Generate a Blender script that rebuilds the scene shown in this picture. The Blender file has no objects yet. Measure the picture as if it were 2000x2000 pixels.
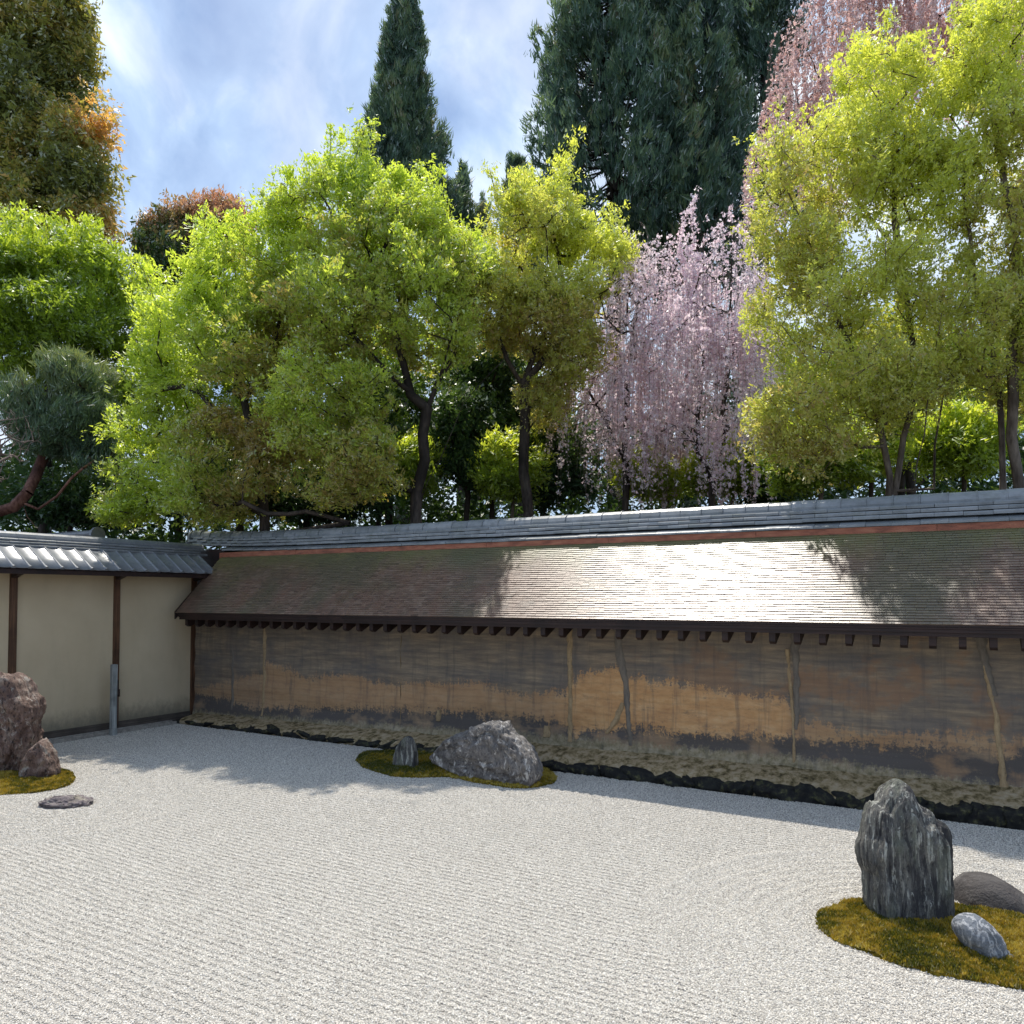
import bpy, math, random
import numpy as np
from mathutils import Vector, Matrix

# ------------------------------------------------------------------ camera, sky, sun, exposure
scene = bpy.context.scene
COL = scene.collection
F, PPY, PITCH, YAW, EYE = 1520.0, 1119.0, math.radians(1.73), math.radians(30.2), 2.2
cam = bpy.data.objects.new('camera', bpy.data.cameras.new('camera'))
COL.objects.link(cam)
cam.location = (0, 0, EYE)
cam.rotation_euler = (math.pi/2 + PITCH, 0, YAW)
cam.data.sensor_width = 36.0
cam.data.lens = 36.0*F/2000.0
cam.data.shift_y = (PPY-1000.0)/2000.0
cam.data.clip_start, cam.data.clip_end = 0.05, 2000.0
scene.camera = cam

SUN_DIR = Vector((-0.28, 0.31, 1.0)).normalized()      # towards the sun
SUN_EL = math.asin(SUN_DIR.z)
SUN_AZ = math.atan2(SUN_DIR.x, SUN_DIR.y)
sl = bpy.data.lights.new('sun', 'SUN')
sl.energy = 4.3; sl.angle = math.radians(0.55); sl.color = (1.0, 0.94, 0.84)
sun = bpy.data.objects.new('sun', sl); COL.objects.link(sun)
sun.rotation_euler = SUN_DIR.to_track_quat('Z', 'Y').to_euler()

world = bpy.data.worlds.new('World'); scene.world = world; world.use_nodes = True
wt = world.node_tree; wt.nodes.clear()


def nd(nt, typ, props=None, **ins):
    n = nt.nodes.new(typ)
    for k, v in (props or {}).items():
        setattr(n, k, v)
    for k, v in ins.items():
        key = int(k[1:]) if k[0] == 'i' and k[1:].isdigit() else k.replace('_', ' ')
        s = n.inputs[key]
        if isinstance(v, bpy.types.NodeSocket):
            nt.links.new(v, s)
        elif isinstance(v, bpy.types.Node):
            nt.links.new(v.outputs[0], s)
        else:
            s.default_value = v
    return n


def c4(c):
    return tuple(c)+(1.0,) if len(c) == 3 else c


def ramp(nt, fac, stops, interp='LINEAR'):
    n = nt.nodes.new('ShaderNodeValToRGB')
    n.color_ramp.interpolation = interp
    e = n.color_ramp.elements
    while len(e) < len(stops):
        e.new(1.0)
    for i, (p, c) in enumerate(stops):
        e[i].position = p
        e[i].color = c4(c) if not isinstance(c, (int, float)) else (c, c, c, 1)
    nt.links.new(fac if isinstance(fac, bpy.types.NodeSocket) else fac.outputs[0], n.inputs[0])
    return n


def mixc(nt, fac, a, b, mode='MIX'):
    n = nt.nodes.new('ShaderNodeMix'); n.data_type = 'RGBA'; n.blend_type = mode
    n.clamp_factor = True
    for s, v in ((n.inputs[0], fac), (n.inputs[6], a), (n.inputs[7], b)):
        if isinstance(v, bpy.types.NodeSocket):
            nt.links.new(v, s)
        elif isinstance(v, bpy.types.Node):
            nt.links.new(v.outputs[0], s)
        elif isinstance(v, (int, float)):
            s.default_value = v
        else:
            s.default_value = c4(v)
    return n.outputs[2]


def math_(nt, op, a, b=0.0, c=0.0, clamp=False):
    n = nt.nodes.new('ShaderNodeMath'); n.operation = op; n.use_clamp = clamp
    for i, v in enumerate((a, b, c)):
        if isinstance(v, bpy.types.NodeSocket):
            nt.links.new(v, n.inputs[i])
        elif isinstance(v, bpy.types.Node):
            nt.links.new(v.outputs[0], n.inputs[i])
        else:
            n.inputs[i].default_value = v
    return n.outputs[0]


def maprange(nt, v, a, b, c=0.0, d=1.0, smooth=False):
    n = nt.nodes.new('ShaderNodeMapRange')
    if smooth:
        n.interpolation_type = 'SMOOTHSTEP'
    nt.links.new(v, n.inputs[0])
    for i, x in enumerate((a, b, c, d)):
        if isinstance(x, bpy.types.NodeSocket):
            nt.links.new(x, n.inputs[i+1])
        else:
            n.inputs[i+1].default_value = x
    return n.outputs[0]


# sky: blue Nishita sky seen through drifting thin cloud
sky = nd(wt, 'ShaderNodeTexSky', dict(sky_type='NISHITA', sun_disc=False, sun_elevation=SUN_EL,
         sun_rotation=SUN_AZ, air_density=1.0, dust_density=1.2, ozone_density=1.5))
bg1 = nd(wt, 'ShaderNodeBackground', None, Color=sky.outputs[0], Strength=0.11)
wc = nd(wt, 'ShaderNodeTexCoord')
wm = nd(wt, 'ShaderNodeMapping', None, Vector=wc.outputs['Generated'], Scale=(2.3, 2.3, 1.5),
        Rotation=(0.2, 0.5, 0.3), Location=(3.1, 0.4, 1.7))
wn1 = nd(wt, 'ShaderNodeTexNoise', None, Vector=wm, Scale=1.5, Detail=3.0, Roughness=0.5)
wv = nd(wt, 'ShaderNodeVectorMath', dict(operation='MULTIPLY_ADD'), i0=wn1.outputs['Color'],
        i1=(0.55, 0.55, 0.55), i2=wm.outputs[0])
wn2 = nd(wt, 'ShaderNodeTexNoise', None, Vector=wv, Scale=2.0, Detail=9.0, Roughness=0.52)
wn3 = nd(wt, 'ShaderNodeTexNoise', None, Vector=wv, Scale=1.7, Detail=7.0, Roughness=0.55)
cov = maprange(wt, wn2.outputs[0], 0.38, 0.62, 0.45, 1.0, True)
ccol = ramp(wt, wn3.outputs[0], [(0.38, (0.235, 0.35, 0.57)), (0.50, (0.40, 0.53, 0.74)), (0.64, (0.80, 0.87, 0.95))])
bg2 = nd(wt, 'ShaderNodeBackground', None, Color=ccol, Strength=1.10)
wmix = nd(wt, 'ShaderNodeMixShader', None, i0=cov, i1=bg1, i2=bg2)
wo = nd(wt, 'ShaderNodeOutputWorld', None, Surface=wmix)

scene.view_settings.view_transform = 'Standard'
scene.view_settings.look = 'None'
scene.view_settings.gamma = 1.0
scene.view_settings.use_curve_mapping = False
scene.view_settings.exposure = 0.40
scene.render.engine = 'CYCLES'
scene.cycles.max_bounces = 8
scene.cycles.diffuse_bounces = 4
scene.cycles.transmission_bounces = 4

# ------------------------------------------------------------------ geometry helpers


def ray(px, py):
    """direction (per metre of depth) of the point seen at px, py of the photograph"""
    u, v = (px-1000)/F, (PPY-py)/F
    f = math.cos(PITCH)-v*math.sin(PITCH); z = math.sin(PITCH)+v*math.cos(PITCH)
    c, s = math.cos(YAW), math.sin(YAW)
    return np.array([u*c-f*s, u*s+f*c, z])


def at(px, py, d):
    p = ray(px, py)*d; p[2] += EYE
    return p


def at_ground(px, py, z=0.0):
    r = ray(px, py); p = r*((z-EYE)/r[2]); p[2] = z
    return p


def at_y(px, py, y):
    r = ray(px, py); p = r*(y/r[1]); p[2] += EYE
    return p


CAMR = np.array([math.cos(YAW), math.sin(YAW), 0.0])
CAMF = np.array([-math.sin(YAW), math.cos(YAW), 0.0])


def tag(o, label=None, cat=None, group=None, kind=None):
    if label: o['label'] = label
    if cat: o['category'] = cat
    if group: o['group'] = group
    if kind: o['kind'] = kind
    return o


def empty(name, loc, label, cat, group=None):
    o = bpy.data.objects.new(name, None); COL.objects.link(o)
    o.location = loc; o.empty_display_size = 0.2
    return tag(o, label, cat, group)


def link(name, me, mat, parent=None, loc=(0, 0, 0), kind=None):
    o = bpy.data.objects.new(name, me); COL.objects.link(o)
    if mat and not me.materials:
        me.materials.append(mat)
    o.location = loc
    if parent: o.parent = parent
    if kind: o['kind'] = kind
    return o


def np_mesh(name, verts, faces, attr=None, smooth=False):
    """verts (n,3), faces (m,k) array, attr dict name->(n,) floats on the points"""
    me = bpy.data.meshes.new(name)
    verts = np.ascontiguousarray(verts, dtype=np.float32)
    faces = np.ascontiguousarray(faces, dtype=np.int32)
    k = faces.shape[1]
    me.vertices.add(len(verts)); me.vertices.foreach_set('co', verts.ravel())
    me.loops.add(faces.size); me.loops.foreach_set('vertex_index', faces.ravel())
    me.polygons.add(len(faces))
    me.polygons.foreach_set('loop_start', np.arange(0, faces.size, k, dtype=np.int32))
    me.polygons.foreach_set('loop_total', np.full(len(faces), k, dtype=np.int32))
    me.polygons.foreach_set('use_smooth', np.full(len(faces), bool(smooth)))
    me.update(calc_edges=True)
    for a, v in (attr or {}).items():
        at_ = me.attributes.new(a, 'FLOAT', 'POINT')
        at_.data.foreach_set('value', np.ascontiguousarray(v, dtype=np.float32))
    return me


class MB:
    """collects boxes and prisms, one mesh at the end"""
    def __init__(s): s.v = []; s.f = []; s.a = []

    def add(s, vs, fs, a=0.5):
        n = len(s.v); s.v += [tuple(map(float, v)) for v in vs]; s.f += [tuple(i+n for i in f) for f in fs]
        s.a += [a]*len(vs)

    def box(s, x0, x1, y0, y1, z0, z1, a=0.5, bev=0.0):
        if bev <= 0:
            vs = [(x, y, z) for z in (z0, z1) for x, y in ((x0, y0), (x1, y0), (x1, y1), (x0, y1))]
            s.add(vs, [(3, 2, 1, 0), (4, 5, 6, 7), (0, 1, 5, 4), (1, 2, 6, 5), (2, 3, 7, 6), (3, 0, 4, 7)], a)
        else:
            b = bev
            vs = []
            for z, k in ((z0, 1), (z0+b, 0), (z1-b, 0), (z1, 1)):
                i = b*k
                vs += [(x0+i, y0+i, z), (x1-i, y0+i, z), (x1-i, y1-i, z), (x0+i, y1-i, z)]
            fs = [(3, 2, 1, 0), (12, 13, 14, 15)]
            for r in range(3):
                for j in range(4):
                    fs.append((r*4+j, r*4+(j+1) % 4, r*4+4+(j+1) % 4, r*4+4+j))
            s.add(vs, fs, a)

    def prism(s, prof, path0, path1, ax='x', a=0.5):
        """prof: list of 2-D points (other two axes), extruded along ax from path0 to path1"""
        n = len(prof)
        def P(t, p):
            return (t, p[0], p[1]) if ax == 'x' else (p[0], t, p[1])
        vs = [P(path0, p) for p in prof]+[P(path1, p) for p in prof]
        fs = [tuple(range(n))[::-1], tuple(range(n, 2*n))]
        fs += [(i, (i+1) % n, n+(i+1) % n, n+i) for i in range(n)]
        s.add(vs, fs, a)

    def mesh(s, name='mesh', off=(0, 0, 0)):
        me = bpy.data.meshes.new(name)
        v = [(a-off[0], b-off[1], c-off[2]) for a, b, c in s.v]
        me.from_pydata(v, [], s.f); me.update()
        at_ = me.attributes.new('tint', 'FLOAT', 'POINT'); at_.data.foreach_set('value', s.a)
        return me

    def build(s, name, mat, parent=None, kind=None, fix=False, loc=(0, 0, 0)):
        off = tuple(parent.location) if (parent and not fix) else (0, 0, 0)
        me = s.mesh(name, off)
        return link(name, me, mat, parent, loc, kind)


# numpy value noise -------------------------------------------------
def _h(ix, iy, iz, seed):
    n = (ix*374761393+iy*668265263+iz*2147483647+seed*1274126177) & 0xffffffff
    n = ((n ^ (n >> 13))*1274126177) & 0xffffffff
    n = (n ^ (n >> 16)) & 0xffffff
    return n/float(0xffffff)


def vnoise(p, seed=0):
    p = np.asarray(p, dtype=float); i = np.floor(p).astype(np.int64); f = p-i
    f = f*f*f*(f*(f*6-15)+10)
    r = 0
    for dx in (0, 1):
        for dy in (0, 1):
            for dz in (0, 1):
                w = (f[:, 0] if dx else 1-f[:, 0])*(f[:, 1] if dy else 1-f[:, 1])*(f[:, 2] if dz else 1-f[:, 2])
                r = r+w*_h(i[:, 0]+dx, i[:, 1]+dy, i[:, 2]+dz, seed)
    return r*2-1


def fbm(p, oct=4, seed=0, ridged=False):
    p = np.asarray(p, dtype=float); r = 0; a = 1; t = 0
    for o in range(oct):
        v = vnoise(p, seed+o*17)
        if ridged: v = 1-2*np.abs(v)
        r = r+a*v; t += a; a *= 0.5; p = p*2.03+5.1
    return r/t


# ------------------------------------------------------------------ materials
def newmat(name):
    m = bpy.data.materials.new(name); m.use_nodes = True
    nt = m.node_tree; nt.nodes.clear()
    out = nt.nodes.new('ShaderNodeOutputMaterial')
    return m, nt, out


def wpos(nt, scale=(1, 1, 1)):
    g = nt.nodes.new('ShaderNodeNewGeometry')
    if scale == (1, 1, 1): return g.outputs['Position']
    return nd(nt, 'ShaderNodeMapping', None, Vector=g.outputs['Position'], Scale=scale).outputs[0]


def opos(nt, scale=(1, 1, 1)):
    g = nt.nodes.new('ShaderNodeTexCoord')
    return nd(nt, 'ShaderNodeMapping', None, Vector=g.outputs['Object'], Scale=scale).outputs[0]


def noise(nt, vec, scale, detail=4.0, rough=0.55, dist=0.0):
    return nd(nt, 'ShaderNodeTexNoise', None, Vector=vec, Scale=scale, Detail=detail, Roughness=rough, Distortion=dist).outputs[0]


def finish(nt, out, col, rough=0.7, bump=None, bstr=0.3, bdist=0.01, spec=0.5, metal=0.0):
    b = nt.nodes.new('ShaderNodeBsdfPrincipled')
    for key, v in (('Base Color', col), ('Roughness', rough), ('Specular IOR Level', spec), ('Metallic', metal)):
        if isinstance(v, bpy.types.NodeSocket): nt.links.new(v, b.inputs[key])
        elif isinstance(v, (tuple, list)): b.inputs[key].default_value = c4(v)
        else: b.inputs[key].default_value = v
    if bump is not None:
        bn = nd(nt, 'ShaderNodeBump', None, Height=bump, Strength=bstr, Distance=bdist)
        nt.links.new(bn.outputs[0], b.inputs['Normal'])
    nt.links.new(b.outputs[0], out.inputs[0])
    return b


def attr(nt, name='tint'):
    return nd(nt, 'ShaderNodeAttribute', dict(attribute_name=name)).outputs['Fac']


def mat_leaf(name, stops, trans=0.45, tcol=(1.25, 1.15, 0.5), rough=0.6, gloss=0.03):
    m, nt, out = newmat(name)
    col = ramp(nt, attr(nt), stops)
    tc = mixc(nt, 1.0, col.outputs[0], tcol, 'MULTIPLY')
    d = nd(nt, 'ShaderNodeBsdfDiffuse', None, Color=col)
    t = nd(nt, 'ShaderNodeBsdfTranslucent', None, Color=tc)
    g = nd(nt, 'ShaderNodeBsdfGlossy', None, Color=(1, 1, 1, 1), Roughness=rough)
    a = nd(nt, 'ShaderNodeMixShader', None, i0=trans, i1=d, i2=t)
    fr = nd(nt, 'ShaderNodeFresnel', None, IOR=1.4)
    b = nd(nt, 'ShaderNodeMixShader', None, i0=math_(nt, 'MULTIPLY', fr, gloss*6), i1=a, i2=g)
    nt.links.new(b.outputs[0], out.inputs[0])
    return m


def mat_bark(name, a, b, sc=1.0):
    m, nt, out = newmat(name)
    p = wpos(nt, (9*sc, 9*sc, 2.2*sc))
    n1 = noise(nt, p, 2.0, 6, 0.62); n2 = noise(nt, wpos(nt), 1.3, 3)
    col = ramp(nt, n1, [(0.35, a), (0.68, b)])
    c = mixc(nt, maprange(nt, n2, 0.4, 0.65), col, tuple(x*0.6 for x in a))
    finish(nt, out, c, 0.85, n1, 0.6, 0.03, 0.2)
    return m


def mat_tile(name, a, b, rough=0.34, moss=0.2):
    m, nt, out = newmat(name)
    p = wpos(nt)
    oi = nt.nodes.new('ShaderNodeObjectInfo')
    n1 = noise(nt, p, 9.0, 5, 0.6); n2 = noise(nt, p, 60.0, 3)
    base = mixc(nt, oi.outputs['Random'], a, b)
    base = mixc(nt, maprange(nt, n1, 0.45, 0.7, 0, 0.5), base, tuple(x*0.55 for x in a))
    base = mixc(nt, maprange(nt, noise(nt, p, 4.0, 6, 0.7), 0.52, 0.66, 0, moss), base, (0.10, 0.12, 0.07))
    r = maprange(nt, n1, 0.3, 0.7, rough-0.08, rough+0.2)
    finish(nt, out, base, r, n2, 0.12, 0.004, 0.5)
    return m


def mat_wood(name, a, b, ax='z', rough=0.6):
    m, nt, out = newmat(name)
    sc = {'z': (40, 40, 1.6), 'x': (1.6, 40, 40), 'y': (40, 1.6, 40)}[ax]
    n1 = noise(nt, wpos(nt, sc), 1.0, 5, 0.6, 0.4); n2 = noise(nt, wpos(nt), 3.0, 4)
    c = ramp(nt, n1, [(0.3, a), (0.7, b)])
    c = mixc(nt, maprange(nt, n2, 0.45, 0.7, 0, 0.6), c, tuple(x*0.5 for x in a))
    finish(nt, out, c, rough, n1, 0.3, 0.004, 0.35)
    return m


def mat_gravel():
    m, nt, out = newmat('white_gravel')
    p = wpos(nt)
    v = nd(nt, 'ShaderNodeTexVoronoi', dict(feature='F1'), Vector=p, Scale=120.0)
    v2 = nd(nt, 'ShaderNodeTexVoronoi', dict(feature='F1'), Vector=p, Scale=75.0)
    rgb = nd(nt, 'ShaderNodeSeparateColor', None, Color=v.outputs['Color'])
    c = ramp(nt, rgb.outputs[0], [(0.0, (0.22, 0.21, 0.19)), (0.3, (0.38, 0.36, 0.33)), (0.75, (0.52, 0.50, 0.46)), (1.0, (0.65, 0.63, 0.59))])
    big = noise(nt, p, 1.1, 4)
    c2 = mixc(nt, maprange(nt, big, 0.35, 0.7, 0, 0.25), c, (0.44, 0.43, 0.41))
    gap = maprange(nt, v.outputs['Distance'], 0.35, 0.75, 0.0, 0.6)  # cell rims darkened: shadow between the chips painted into the bed colour
    c3 = mixc(nt, gap, c2, (0.2, 0.19, 0.18))
    h = math_(nt, 'ADD', math_(nt, 'MULTIPLY', v.outputs['Distance'], -0.6), math_(nt, 'MULTIPLY', v2.outputs['Distance'], -0.5))
    finish(nt, out, c3, 0.8, h, 0.9, 0.012, 0.3)
    return m


def mat_pebble():
    m, nt, out = newmat('gravel_pebble')
    v = nd(nt, 'ShaderNodeTexWhiteNoise', dict(noise_dimensions='3D'), Vector=nd(nt, 'ShaderNodeVectorMath', dict(operation='SNAP'), i0=wpos(nt), i1=(0.006, 0.006, 0.006)).outputs[0])
    oi = nt.nodes.new('ShaderNodeObjectInfo')
    c = ramp(nt, oi.outputs['Random'], [(0.0, (0.28, 0.26, 0.235)), (0.08, (0.41, 0.375, 0.325)), (0.35, (0.56, 0.52, 0.455)), (0.8, (0.655, 0.615, 0.55)), (1.0, (0.78, 0.75, 0.69))])
    finish(nt, out, c.outputs[0], 0.7, None, spec=0.3)
    return m


def mat_moss():
    m, nt, out = newmat('moss')
    p = wpos(nt)
    n1 = noise(nt, p, 5.0, 5, 0.6); n2 = noise(nt, p, 55.0, 4, 0.7)
    c = ramp(nt, n1, [(0.30, (0.075, 0.085, 0.012)), (0.46, (0.19, 0.14, 0.014)), (0.58, (0.30, 0.20, 0.02)), (0.72, (0.24, 0.21, 0.04))])
    c2 = mixc(nt, maprange(nt, n2, 0.4, 0.62), c, (0.06, 0.055, 0.012))
    a = attr(nt)
    c3 = mixc(nt, maprange(nt, a, 0.0, 1.0, 0.0, 0.85), c2, ramp(nt, noise(nt, p, 9.0, 4), [(0.35, (0.13, 0.14, 0.015)), (0.55, (0.34, 0.22, 0.02)), (0.7, (0.42, 0.34, 0.05))]))
    finish(nt, out, c3, 0.9, n2, 0.8, 0.02, 0.1)
    return m


def mat_rock(name, cols, streak=(1, 1, 1), lichen=(0.5, 0.5, 0.47), lam=0.6, lsc=9.0, dark=(0.03, 0.03, 0.032), veins=None, crack=0.5, drips=0.0):
    m, nt, out = newmat(name)
    p = wpos(nt, streak)
    p1 = wpos(nt)
    n1 = noise(nt, p, 3.0, 8, 0.65, 0.3)
    n2 = noise(nt, p, 11.0, 7, 0.7)
    n3 = noise(nt, p, lsc, 6, 0.7, 0.6)
    n4 = noise(nt, p1, 90.0, 3, 0.7)
    c = ramp(nt, n1, [(0.32, cols[0]), (0.5, cols[1]), (0.68, cols[2])])
    c = mixc(nt, maprange(nt, n2, 0.53, 0.62, 0, crack), c, dark)
    c = mixc(nt, maprange(nt, n3, 0.56, 0.63, 0, lam), c, lichen)
    if drips:
        dn = noise(nt, wpos(nt, (34, 34, 3.0)), 1.0, 4, 0.6, 0.2); dz = noise(nt, p1, 3.0, 3)
        c = mixc(nt, math_(nt, 'MULTIPLY', maprange(nt, dn, 0.575, 0.61, 0, drips), maprange(nt, dz, 0.36, 0.5)), c, (0.60, 0.60, 0.54))
        gz = noise(nt, wpos(nt, (5, 5, 1.4)), 1.0, 5, 0.7)
        c = mixc(nt, maprange(nt, gz, 0.50, 0.58, 0, 0.6), c, (0.20, 0.215, 0.165))
        c = mixc(nt, maprange(nt, noise(nt, wpos(nt, (8, 8, 1.0)), 1.3, 5, 0.7), 0.52, 0.58, 0, 0.8), c, (0.03, 0.028, 0.034))
    if veins:
        w = nd(nt, 'ShaderNodeTexWave', dict(wave_type='BANDS', bands_direction='DIAGONAL'), Vector=wpos(nt, veins), Scale=2.0, Distortion=16.0, Detail=6.0, Detail_Scale=1.6, Detail_Roughness=0.6)
        c = mixc(nt, maprange(nt, w.outputs[1], 0.66, 0.95, 0, 0.8), c, (0.52, 0.53, 0.55))
    c = mixc(nt, maprange(nt, n4, 0.5, 0.75, 0, 0.5), c, tuple(x*0.45 for x in cols[0]))
    n5 = noise(nt, p, 34.0, 5, 0.7)
    h = math_(nt, 'ADD', math_(nt, 'MULTIPLY', n1, 1.0), math_(nt, 'ADD', math_(nt, 'MULTIPLY', n2, 0.7), math_(nt, 'ADD', math_(nt, 'MULTIPLY', n5, 0.35), math_(nt, 'MULTIPLY', n4, 0.12))))
    finish(nt, out, c, 0.75, h, 0.95, 0.045, 0.35)
    return m


def mat_plaster():
    m, nt, out = newmat('cream_plaster')
    p = wpos(nt)
    z = nd(nt, 'ShaderNodeSeparateXYZ', None, Vector=p).outputs[2]
    n1 = noise(nt, p, 1.2, 4); n2 = noise(nt, p, 45.0, 3); n3 = noise(nt, wpos(nt, (3, 3, 2)), 3.0, 9, 0.8)
    c = ramp(nt, n1, [(0.35, (0.50, 0.405, 0.27)), (0.7, (0.575, 0.475, 0.325))])
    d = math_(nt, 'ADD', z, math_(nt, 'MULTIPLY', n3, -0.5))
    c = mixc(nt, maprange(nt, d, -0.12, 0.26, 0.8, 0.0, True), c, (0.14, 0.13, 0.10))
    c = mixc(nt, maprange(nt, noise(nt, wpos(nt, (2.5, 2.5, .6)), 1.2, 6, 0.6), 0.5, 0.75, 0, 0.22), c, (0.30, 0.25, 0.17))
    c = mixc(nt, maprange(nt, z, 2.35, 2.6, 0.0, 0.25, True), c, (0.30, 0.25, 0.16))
    finish(nt, out, c, 0.9, n2, 0.15, 0.004, 0.15)
    return m


UP = [(-11.63, .61), (-10.99, .74), (-10.21, .9), (-10.13, 1.13), (-9.22, .89), (-8.43, .97), (-7.57, .88), (-6.64, .94), (-5.85, .97), (-5.25, .85), (-4.6, .94), (-4.47, 1.09), (-3.89, 1.33), (-3.67, 1.16), (-3.2, 1.16), (-2.51, 1.08), (-1.76, 1.04), (-1.7, .80), (-0.92, .72), (0.2, .78), (2.0, .7)]
LO = [(-11.63, .43), (-10.99, .37), (-10.2, .31), (-9.21, .38), (-7.56, .5), (-5.4, .56), (-4.6, .5), (-4.4, .42), (-3.67, .55), (-3.2, .52), (-2.52, .56), (-1.76, .6), (-0.92, .60), (0.19, .62), (2, .6)]
SA = [(-10.99, .16), (-9.21, .22), (-7.14, .27), (-5.38, .34), (-4.6, .36), (-3.2, .36), (-1.68, .38), (-0.91, .35), (0.17, .31), (2, .3)]
IN = [(-11.63, .45), (-11.0, .5), (-10.2, .55), (-10.1, .72), (-7.5, .8), (-4.7, .85), (-4.5, .95), (-3.6, 1.0), (-1.8, .95), (-1.7, .62), (0.2, .5), (2, .5)]


def mat_earth():
    m, nt, out = newmat('oil_earthen_wall')
    p = wpos(nt)
    s = nd(nt, 'ShaderNodeSeparateXYZ', None, Vector=p)
    x, z = s.outputs[0], s.outputs[2]
    fx = math_(nt, 'DIVIDE', math_(nt, 'ADD', x, 12.0), 15.0)

    def curve(pts):
        return math_(nt, 'MULTIPLY', ramp(nt, fx, [((a+12)/15, b/2) for a, b in pts]).outputs[0], 2.0)
    up, lo, sa, inten = curve(UP), curve(LO), curve(SA), curve(IN)
    jag = noise(nt, wpos(nt, (9, 1, 1.6)), 1.3, 8, 0.68)          # vertical drips
    jag2 = noise(nt, wpos(nt, (2.0, 1, 5)), 2.0, 8, 0.7)
    fine = noise(nt, p, 32.0, 6, 0.75)
    hor = noise(nt, wpos(nt, (0.9, 1, 9)), 2.2, 7, 0.65)
    j = math_(nt, 'ADD', math_(nt, 'MULTIPLY', math_(nt, 'SUBTRACT', jag, 0.5), 0.42), math_(nt, 'MULTIPLY', math_(nt, 'SUBTRACT', jag2, 0.5), 0.30))
    j = math_(nt, 'ADD', j, math_(nt, 'MULTIPLY', math_(nt, 'SUBTRACT', fine, 0.5), 0.46))
    zz = math_(nt, 'ADD', z, j)
    # dark oily skin, olive above, charcoal lower
    dark = ramp(nt, hor, [(0.30, (0.12, 0.10, 0.082)), (0.46, (0.19, 0.15, 0.11)), (0.58, (0.26, 0.20, 0.135)), (0.72, (0.35, 0.265, 0.17))])
    dk2 = mixc(nt, maprange(nt, noise(nt, p, 2.2, 7, 0.65), 0.44, 0.62, 0, 0.65), dark, (0.115, 0.105, 0.10))
    rb_ = noise(nt, wpos(nt, (1, 1, 1.6)), 1.3, 7, 0.65)
    dk2 = mixc(nt, math_(nt, 'MULTIPLY', maprange(nt, rb_, 0.50, 0.58, 0, 0.7), maprange(nt, x, -4.6, -2.0, 0.15, 1.0)), dk2, (0.25, 0.14, 0.075))
    orange = ramp(nt, jag2, [(0.3, (0.40, 0.205, 0.085)), (0.5, (0.53, 0.30, 0.13)), (0.7, (0.60, 0.39, 0.20))])
    orange = mixc(nt, maprange(nt, noise(nt, wpos(nt, (1, 1, 3)), 6.0, 8, 0.75), 0.56, 0.68, 0, 0.75), orange, (0.22, 0.15, 0.09))
    orange = mixc(nt, maprange(nt, x, -5.0, -4.4, 0.35, 0.0), orange, (0.36, 0.235, 0.145))
    mup = math_(nt, 'SUBTRACT', 1.0, maprange(nt, math_(nt, 'SUBTRACT', zz, up), -0.03, 0.03))
    mlo = maprange(nt, math_(nt, 'SUBTRACT', zz, lo), -0.045, 0.045)
    mo = math_(nt, 'MULTIPLY', math_(nt, 'MULTIPLY', mup, mlo), inten)
    c = mixc(nt, mo, dk2, orange)
    # charcoal patches under the orange
    pt = noise(nt, wpos(nt, (1.0, 1, 1.6)), 1.7, 6, 0.6)
    under = math_(nt, 'SUBTRACT', 1.0, maprange(nt, math_(nt, 'SUBTRACT', zz, lo), -0.03, 0.03))
    c = mixc(nt, math_(nt, 'MULTIPLY', under, maprange(nt, pt, 0.40, 0.50)), c, (0.092, 0.080, 0.074))
    c = mixc(nt, math_(nt, 'MULTIPLY', under, maprange(nt, pt, 0.50, 0.38, 0, 0.55)), c, (0.33, 0.21, 0.12))
    # sandy bottom
    sm = math_(nt, 'SUBTRACT', 1.0, maprange(nt, math_(nt, 'SUBTRACT', math_(nt, 'ADD', z, math_(nt, 'MULTIPLY', j, 0.55)), sa), -0.03, 0.04))
    sand = ramp(nt, noise(nt, p, 12.0, 7, 0.7), [(0.35, (0.13, 0.115, 0.06)), (0.5, (0.27, 0.225, 0.14)), (0.66, (0.37, 0.32, 0.23))])
    c = mixc(nt, sm, c, sand)
    # pale scratches and flakes
    fl = maprange(nt, noise(nt, wpos(nt, (1.2, 1, 3.0)), 9.0, 8, 0.8), 0.66, 0.70, 0, 0.7)
    c = mixc(nt, fl, c, (0.38, 0.27, 0.14))
    fl2 = maprange(nt, noise(nt, wpos(nt, (9, 1, 0.7)), 4.0, 6, 0.8), 0.68, 0.74, 0, 0.4)
    c = mixc(nt, fl2, c, (0.36, 0.30, 0.20))
    seep = maprange(nt, noise(nt, wpos(nt, (7, 1, 0.5)), 1.6, 8, 0.72), 0.52, 0.66, 0, 0.5)
    c = mixc(nt, seep, c, (0.085, 0.078, 0.072))
    spk = maprange(nt, noise(nt, p, 55.0, 4, 0.8), 0.60, 0.70, 0, 0.45)
    c = mixc(nt, spk, c, (0.34, 0.28, 0.19))
    layer = nd(nt, 'ShaderNodeTexWave', dict(wave_type='BANDS', bands_direction='Z'), Vector=p, Scale=3.2, Distortion=3.0, Detail=4.0, Detail_Scale=1.2).outputs[1]
    c = mixc(nt, maprange(nt, layer, 0.0, 0.3, 0.12, 0.0), c, (0.06, 0.052, 0.045))
    h = math_(nt, 'ADD', math_(nt, 'MULTIPLY', fine, 0.5), math_(nt, 'ADD', math_(nt, 'MULTIPLY', layer, 0.12), math_(nt, 'MULTIPLY', mo, 0.3)))
    finish(nt, out, c, 0.72, h, 0.5, 0.012, 0.4)
    return m


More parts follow.
